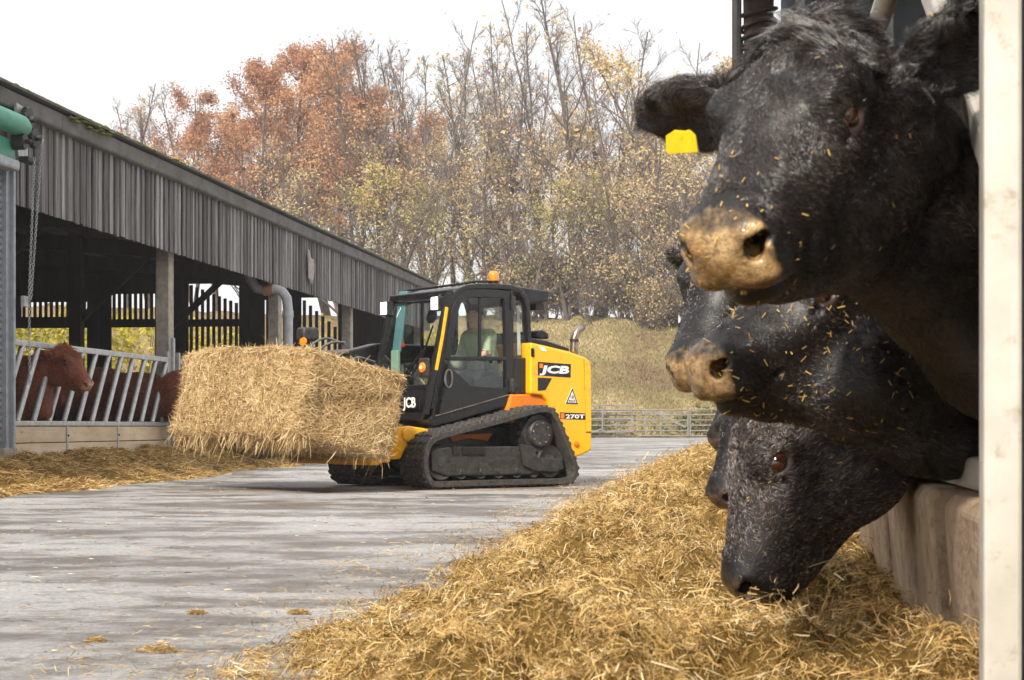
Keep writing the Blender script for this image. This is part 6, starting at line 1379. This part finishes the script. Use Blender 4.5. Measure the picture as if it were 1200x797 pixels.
def leaves(seed, pts, n, spread, size, zbias=None):
    g = np.random.default_rng(seed); w = np.ones(len(pts)) if zbias is None else zbias(pts); w = w / w.sum()
    # leaves gather on some sprays and leave others bare
    sp = fbm(pts[:, 0] * 0.55, pts[:, 1] * 0.55, pts[:, 2] * 0.55, 2); w = w * smoothstep(0.40, 0.62, sp) + 1e-6; w /= w.sum()
    i = g.choice(len(pts), n, p=w); p = pts[i] + g.normal(0, spread, (n, 3)); a = g.normal(0, 1, (n, 3)); a /= np.linalg.norm(a, axis=1, keepdims=True); b = np.cross(a, g.normal(0, 1, (n, 3))); b /= np.linalg.norm(b, axis=1, keepdims=True)
    s = size * g.uniform(0.6, 1.3, n)[:, None]; V = np.stack([p - a * s, p + b * s * 0.5, p + a * s, p - b * s * 0.5], 1).reshape(-1, 3)
    tone = np.clip(0.5 + (fbm(p[:, 0] * 0.6, p[:, 1] * 0.6, p[:, 2] * 0.6, 2) - 0.5) * 1.2 + g.normal(0, 0.16, n), 0, 1); return V, np.arange(4 * n).reshape(-1, 4), np.repeat(tone, 4)
def tree_proto(seed, H, r0, lm, nleaf, size=0.13, zb=None, **kw):
    thick, thin, tips = grow(seed, H, r0, **kw); V, F = branch_mesh(thick, 6); tr = npmesh('trunk', V, F, M_bark, smooth=True); V, F = branch_mesh(thin, 3); tw = npmesh('twigs', V, F, M_twig)
    lv = None
    if nleaf: V, F, tone = leaves(seed + 99, tips, nleaf, 0.22, size, zb); lv = npmesh('crown', V, F, lm, {'tone': ('FLOAT', tone)})
    return tr, tw, lv
low = lambda q: np.clip(1.25 - q[:, 2] / 14.0, 0.03, 1)
PROTO = {
    'oak1': tree_proto(11, 15, 0.22, M_lrust, 12500, 0.09, spread=0.36, stems=2, first=0.18, nl1=17), 'oak2': tree_proto(12, 16, 0.24, M_lrust, 12000, 0.09, spread=0.38, stems=1, first=0.2, nl1=24),
    'oak3': tree_proto(18, 15, 0.20, M_lrust, 8600, 0.088, spread=0.34, stems=2, first=0.25, nl1=16),
    'bare1': tree_proto(13, 17, 0.20, M_lgold, 700, 0.11, low, spread=0.30, stems=3, first=0.25, up=0.95, nl1=14), 'bare2': tree_proto(14, 17, 0.2, M_lrust, 600, 0.11, low, spread=0.32, stems=2, first=0.3, up=1.0, nl1=18),
    'bare3': tree_proto(19, 16, 0.18, M_lgold, 400, 0.11, low, spread=0.28, stems=1, first=0.3, up=0.9, nl1=24),
    'gold1': tree_proto(15, 11, 0.2, M_lgold, 2300, 0.085, spread=0.40, stems=2, first=0.12, nl1=16), 'gold2': tree_proto(16, 9, 0.16, M_lgreen, 2600, 0.082, spread=0.46, stems=2, first=0.08, nl1=16),
    'gold3': tree_proto(17, 14, 0.2, M_lgold, 5000, 0.085, spread=0.34, stems=2, first=0.2, nl1=17), 'scrub': tree_proto(21, 4.2, 0.05, M_lgold, 260, 0.10, spread=0.5, stems=4, first=0.05, nl1=9), 'scrub2': tree_proto(22, 3.5, 0.05, M_lgreen, 700, 0.10, spread=0.55, stems=4, first=0.05, nl1=9)}
WORD = {'oak': ('oak_tree', 'russet-leaved oak', 'oaks'), 'bare': ('bare_tree', 'nearly bare tree', 'bare trees'), 'gold': ('golden_tree', 'golden-leaved tree', 'golden trees'), 'scrub': ('scrub_bush', 'twiggy bush', 'bushes')}
def top_at(x, y): return float(bank_z(np.array([x]), np.array([y]))[0])
rt = random.Random(5)
def plant(kind, px, y, s, label):
    x = (px - 600) / 2000 * y; nm, _, grp = WORD[kind.rstrip('0123456789')]; e = empty(nm, (x, y, top_at(x, y) - 0.15), rt.uniform(0, 6.28)); e.scale = (s * rt.uniform(0.95, 1.1), s * rt.uniform(0.95, 1.1), s)
    tag(e, label, 'bush' if kind[:5] == 'scrub' else 'tree', grp + ' on the bank'); tr, tw, lv = PROTO[kind]
    t = link('trunk', tr, e); link('twigs', tw, t)
    if lv: link('crown', lv, e)
    return e
# (kind, picture column, distance, size, what sets it apart)
TREES = [
    ('bare3', 148, 92, 0.80, 'thin bare tree at the left end of the wood'), ('oak1', 205, 88, 0.80, 'leftmost russet oak above the barn roof'), ('oak3', 258, 95, 0.90, 'russet oak second from the left above the barn roof'), ('oak2', 300, 90, 0.86, 'dense russet oak in the middle of the russet group'), ('bare2', 282, 100, 0.9, 'bare tree showing between the russet oaks on the left'),
    ('oak2', 345, 98, 1.0, 'russet oak behind the middle of the russet group'), ('oak1', 386, 96, 1.10, 'tallest russet oak, its tip the highest of the russet group'), ('oak3', 425, 92, 1.04, 'russet oak at the right end of the russet group'), ('oak1', 462, 99, 1.0, 'sparser russet oak overlapping the first bare trees'), ('bare2', 470, 92, 0.98, 'tall bare tree with russet tips, just right of the oaks'), ('bare1', 500, 88, 0.96, 'many-stemmed bare tree above the loader cab'),
    ('bare3', 535, 97, 1.06, 'bare tree behind the many-stemmed one'), ('gold3', 560, 92, 0.90, 'golden tree behind the bare trunks over the cab'), ('bare2', 598, 95, 0.98, 'bare tree midway along the wood'), ('bare1', 640, 90, 1.10, 'tall bare tree above the loader hood'), ('bare3', 676, 87, 1.14, 'tallest bare tree right of the loader'),
    ('bare2', 708, 96, 1.10, 'bare tree standing behind the wood edge, right of the loader'), ('gold3', 742, 92, 0.98, 'slim golden tree left of the ear-tagged cow'), ('gold3', 805, 88, 1.2, 'golden tree beside the ear of the biggest cow'), ('bare1', 775, 97, 1.06, 'bare tree behind the golden one beside the cow ear'), ('oak2', 850, 94, 0.9, 'tree partly behind the biggest cow head'), ('gold1', 880, 90, 1.1, 'golden tree hidden behind the cow heads'), ('bare2', 920, 95, 1.0, 'bare tree hidden behind the cow heads'),
    ('bare2', 180, 103, 0.86, 'faint bare tree behind the leftmost oak'), ('oak3', 232, 100, 0.92, 'russet oak showing between the two leftmost oaks'), ('oak2', 405, 103, 1.08, 'russet oak crown behind the tallest oak'), ('bare1', 440, 104, 1.06, 'bare crown rising behind the last oak'), ('bare2', 515, 103, 1.1, 'faint bare tree behind the cab beacon column'), ('bare1', 560, 104, 1.08, 'faint many-stemmed tree far behind the golden one'), ('bare3', 585, 100, 1.06, 'slender bare tree left of the midway one'), ('bare2', 625, 104, 1.1, 'faint bare tree behind the loader hood column'), ('bare1', 690, 103, 1.06, 'faint many-stemmed tree right of the tallest bare one'), ('bare3', 728, 101, 1.0, 'slender bare tree left of the slim golden one'), ('oak3', 760, 103, 0.94, 'sparse russet tree left of the cow ear'), ('oak3', 828, 100, 1.0, 'sparse russet tree just above the cow ear'),
    ('gold2', 285, 84, 0.72, 'yellow-green tree low over the roof under the oaks'), ('gold1', 345, 83, 0.80, 'small golden tree low over the roof'), ('gold2', 400, 82, 0.92, 'yellow-green tree low behind the roof, right of the small golden one'), ('gold1', 455, 83, 0.86, 'small golden tree between roof and cab'), ('gold2', 510, 82, 0.80, 'yellow-green tree just above the cab roof'), ('gold1', 565, 83, 0.90, 'small golden tree right above the amber beacon'),
    ('gold2', 618, 81.5, 0.82, 'yellow-green tree above the rear of the cab'), ('gold1', 665, 82, 0.86, 'small golden tree above the exhaust pipe'), ('gold2', 705, 84, 0.9, 'yellow-green tree at the wood edge'), ('gold1', 748, 82, 0.84, 'small golden tree above the gate'), ('gold1', 790, 83, 0.98, 'small golden tree under the ear tag'), ('gold2', 835, 82, 0.95, 'yellow-green tree behind the cow noses'), ('gold1', 200, 86, 0.7, 'small golden tree at the roof line far left')]
for a in TREES: plant(*a)
# the undergrowth reads as one tangle: baked together
def gather(parts, name, m, tone=False):
    Vs, Fs, Ts = [], [], []; o = 0
    for me, M in parts:
        v = np.empty(len(me.vertices) * 3, np.float32); me.vertices.foreach_get('co', v); v = v.reshape(-1, 3); A = np.array(M); Vs.append(v @ A[:3, :3].T + A[:3, 3])
        f = np.empty(len(me.loops), np.int32); me.loops.foreach_get('vertex_index', f); Fs.append(f.reshape(-1, 4) + o); o += len(v)
        if tone: q = np.empty(len(v), np.float32); me.attributes['tone'].data.foreach_get('value', q); Ts.append(q)
    return npmesh(name, np.concatenate(Vs), np.concatenate(Fs), m, {'tone': ('FLOAT', np.concatenate(Ts))} if tone else None)
wood, leafy = [], []
for k in range(38):
    y = 80.0 + rt.uniform(0, 5); x = (585 + k * 8.2 + rt.uniform(-4, 4) - 600) / 2000 * y; pr = PROTO['scrub' if rt.random() < 0.72 else 'scrub2']; sc_ = rt.uniform(0.55, 1.0)
    M = Matrix.Translation((x, y, top_at(x, y) - 0.1)) @ Matrix.Rotation(rt.uniform(0, 6.28), 4, 'Z') @ Matrix.Scale(sc_, 4); wood += [(pr[0], M), (pr[1], M)]; leafy.append((pr[2], M))
ug = empty('undergrowth', (0, 0, 0)); tag(ug, 'tangle of twiggy undergrowth along the foot of the wood', 'undergrowth', kind='stuff')
link('stems', gather(wood, 'stems', M_twig), ug); link('leaves', gather(leafy, 'leaves', M_lgold, True), ug)
# far trees that read as one mass behind
# rough grass tufts, brambles and fallen leaves on the bank
n = 52000; y = 67.6 + 15 * rng.random(n) ** 0.9; x = rng.uniform(-0.02, 0.16, n) * y; z = bank_z(x, y); D = np.stack([rng.normal(0, 0.5, n), rng.normal(0, 0.5, n), np.ones(n)], 1); D /= np.linalg.norm(D, axis=1, keepdims=True); N = np.tile([0.0, -1, 0.0], (n, 1)) + rng.normal(0, 0.3, (n, 3)); N -= D * (N * D).sum(1, keepdims=True); N /= np.linalg.norm(N, axis=1, keepdims=True)
M_tuft = mat_straw('rough_grass', [(0.0, S(122, 94, 80)), (0.35, S(146, 132, 92)), (0.65, S(158, 148, 100)), (1.0, S(202, 178, 140))])
tn = np.clip(fbm(x * 0.5, y * 0.5, 0, 3) * 1.3 - 0.15 + rng.normal(0, 0.14, n), 0, 1)
o = link('rough_grass', blades(np.stack([x, y, z + 0.05], 1), D, N, rng.gamma(5, 0.026, n), rng.uniform(0.025, 0.05, n), tn, M_tuft, 'rough_grass')); tag(o, 'rough autumn grass and fallen leaves on the bank', 'grass', kind='stuff')
n = 9000; y = 66.9 + 2.2 * rng.random(n) ** 1.3; x = rng.uniform(0.02, 0.15, n) * y; h = 0.1 + 0.9 * rng.random(n) ** 1.5 * fbm(x * 0.8, 1.7, 0, 3) * 1.6; V, F, tone = leaves(77, np.stack([x, y, bank_z(x, y) + h], 1), n, 0.05, 0.10)
o = link('brambles', npmesh('brambles', V, F, mat_leaf('bramble_leaves', [(0, S(84, 88, 54)), (0.5, S(122, 120, 74)), (1, S(160, 120, 84))]), {'tone': ('FLOAT', tone)})); tag(o, 'dark brambles and weeds at the foot of the bank behind the gate', 'brambles', kind='stuff')
# hedge beyond the far end of the barn
def hedge(name, label, x0, y0, x1, y1, h, n, dep=1.6, seed=5):
    g = np.random.default_rng(seed); t = g.random(n); q = g.normal(0, 1, (n, 2)); base = np.stack([x0 + (x1 - x0) * t, y0 + (y1 - y0) * t + q[:, 0] * dep * 0.5], 1); z = 0.2 + h * g.random(n) * (0.7 + 0.6 * fbm(t * 14, 3.3, 0, 3)); V, F, tone = leaves(seed, np.stack([base[:, 0], base[:, 1], z], 1), n, 0.12, 0.10)
    e = empty(name, (x0, y0, 0)); tag(e, label, 'hedge'); o = link('foliage', npmesh('foliage', V - np.array([x0, y0, 0]), F, M_lhedge, {'tone': ('FLOAT', tone)}), e); o['kind'] = 'stuff'
    sg = []
    for k in range(int(abs(x1 - x0) * 3)):
        t = g.random(); b = np.array([(x1 - x0) * t, (y1 - y0) * t, 0]); P = b + np.array([[0, 0, 0], [g.normal(0, 0.15), g.normal(0, 0.2), h * 0.5], [g.normal(0, 0.35), g.normal(0, 0.3), h * 1.1]]); sg.append((P, np.array([0.03, 0.02, 0.008])))
    V, F = branch_mesh(sg, 4); o = link('stems', npmesh('stems', V, F, M_bark), e); o['kind'] = 'stuff'
hedge('hedge', 'yellow-green hedge seen through the far end of the barn', -17, 52.5, -1.6, 54.5, 3.6, 15000, 2.2)
# ------------------------------------------------------------------ gates across the foot of the bank
M_gate = simple('old_galvanised_gate', S(140, 138, 134), 0.7, 0.15, c2=S(110, 104, 96), scale=3, dirt=S(120, 104, 84), dirt_amt=0.3)
def gate(x0, x1, y, z0, z1, rails, uprights, label, brace=()):
    g = empty('field_gate', (x0, y, 0)); tag(g, label, 'gate', 'gates at the foot of the bank'); L = x1 - x0; zs_ = np.linspace(z0, z1, rails)
    for z in zs_: m = MB(); m.tube([(0, 0, z), (L, 0, z)], 0.028, 8); m.build('rail', M_gate, g, smooth=40)
    for t in uprights: m = MB(); m.box((L * t, -0.03, (z0 + z1) / 2), (0.06, 0.04, z1 - z0)); m.build('upright', M_gate, g)
    for (a, za, b, zb) in brace: m = MB(); m.beam((L * a, -0.05, za), (L * b, -0.05, zb), 0.03, 0.06); m.build('brace', M_gate, g)
    return g
gate(0.6, 4.62, 66.0, 0.42, 1.45, 5, (0.0, 0.5, 0.72, 1.0), 'galvanised gate with the higher top rail, just right of the loader')
gate(2.75, 6.85, 66.5, 0.27, 1.28, 6, (0.0, 0.33, 0.6, 0.74, 1.0), 'lower rusty gate with diagonal braces beside the cow noses', ((0.02, 0.3, 0.66, 1.25), (0.66, 1.25, 0.98, 0.6)))
gate(6.95, 11.0, 66.6, 0.27, 1.3, 6, (0.0, 0.5, 1.0), 'field gate mostly hidden behind the feeding cows')
# ------------------------------------------------------------------ thin autumn haze
hz = NT('autumn_haze'); pv = hz.n('VolumePrincipled'); pv.inputs['Density'].default_value = 0.0013; pv.inputs['Color'].default_value = (0.97, 0.98, 1.0, 1); pv.inputs['Anisotropy'].default_value = 0.35
hz.link(pv.outputs[0], hz.out.inputs['Volume'])
m = MB(); m.box((0, 0, 15.0), (290, 290, 34)); h = m.build('haze', hz.m); tag(h, 'thin pale haze lying over the whole yard and wood', 'haze', kind='stuff')
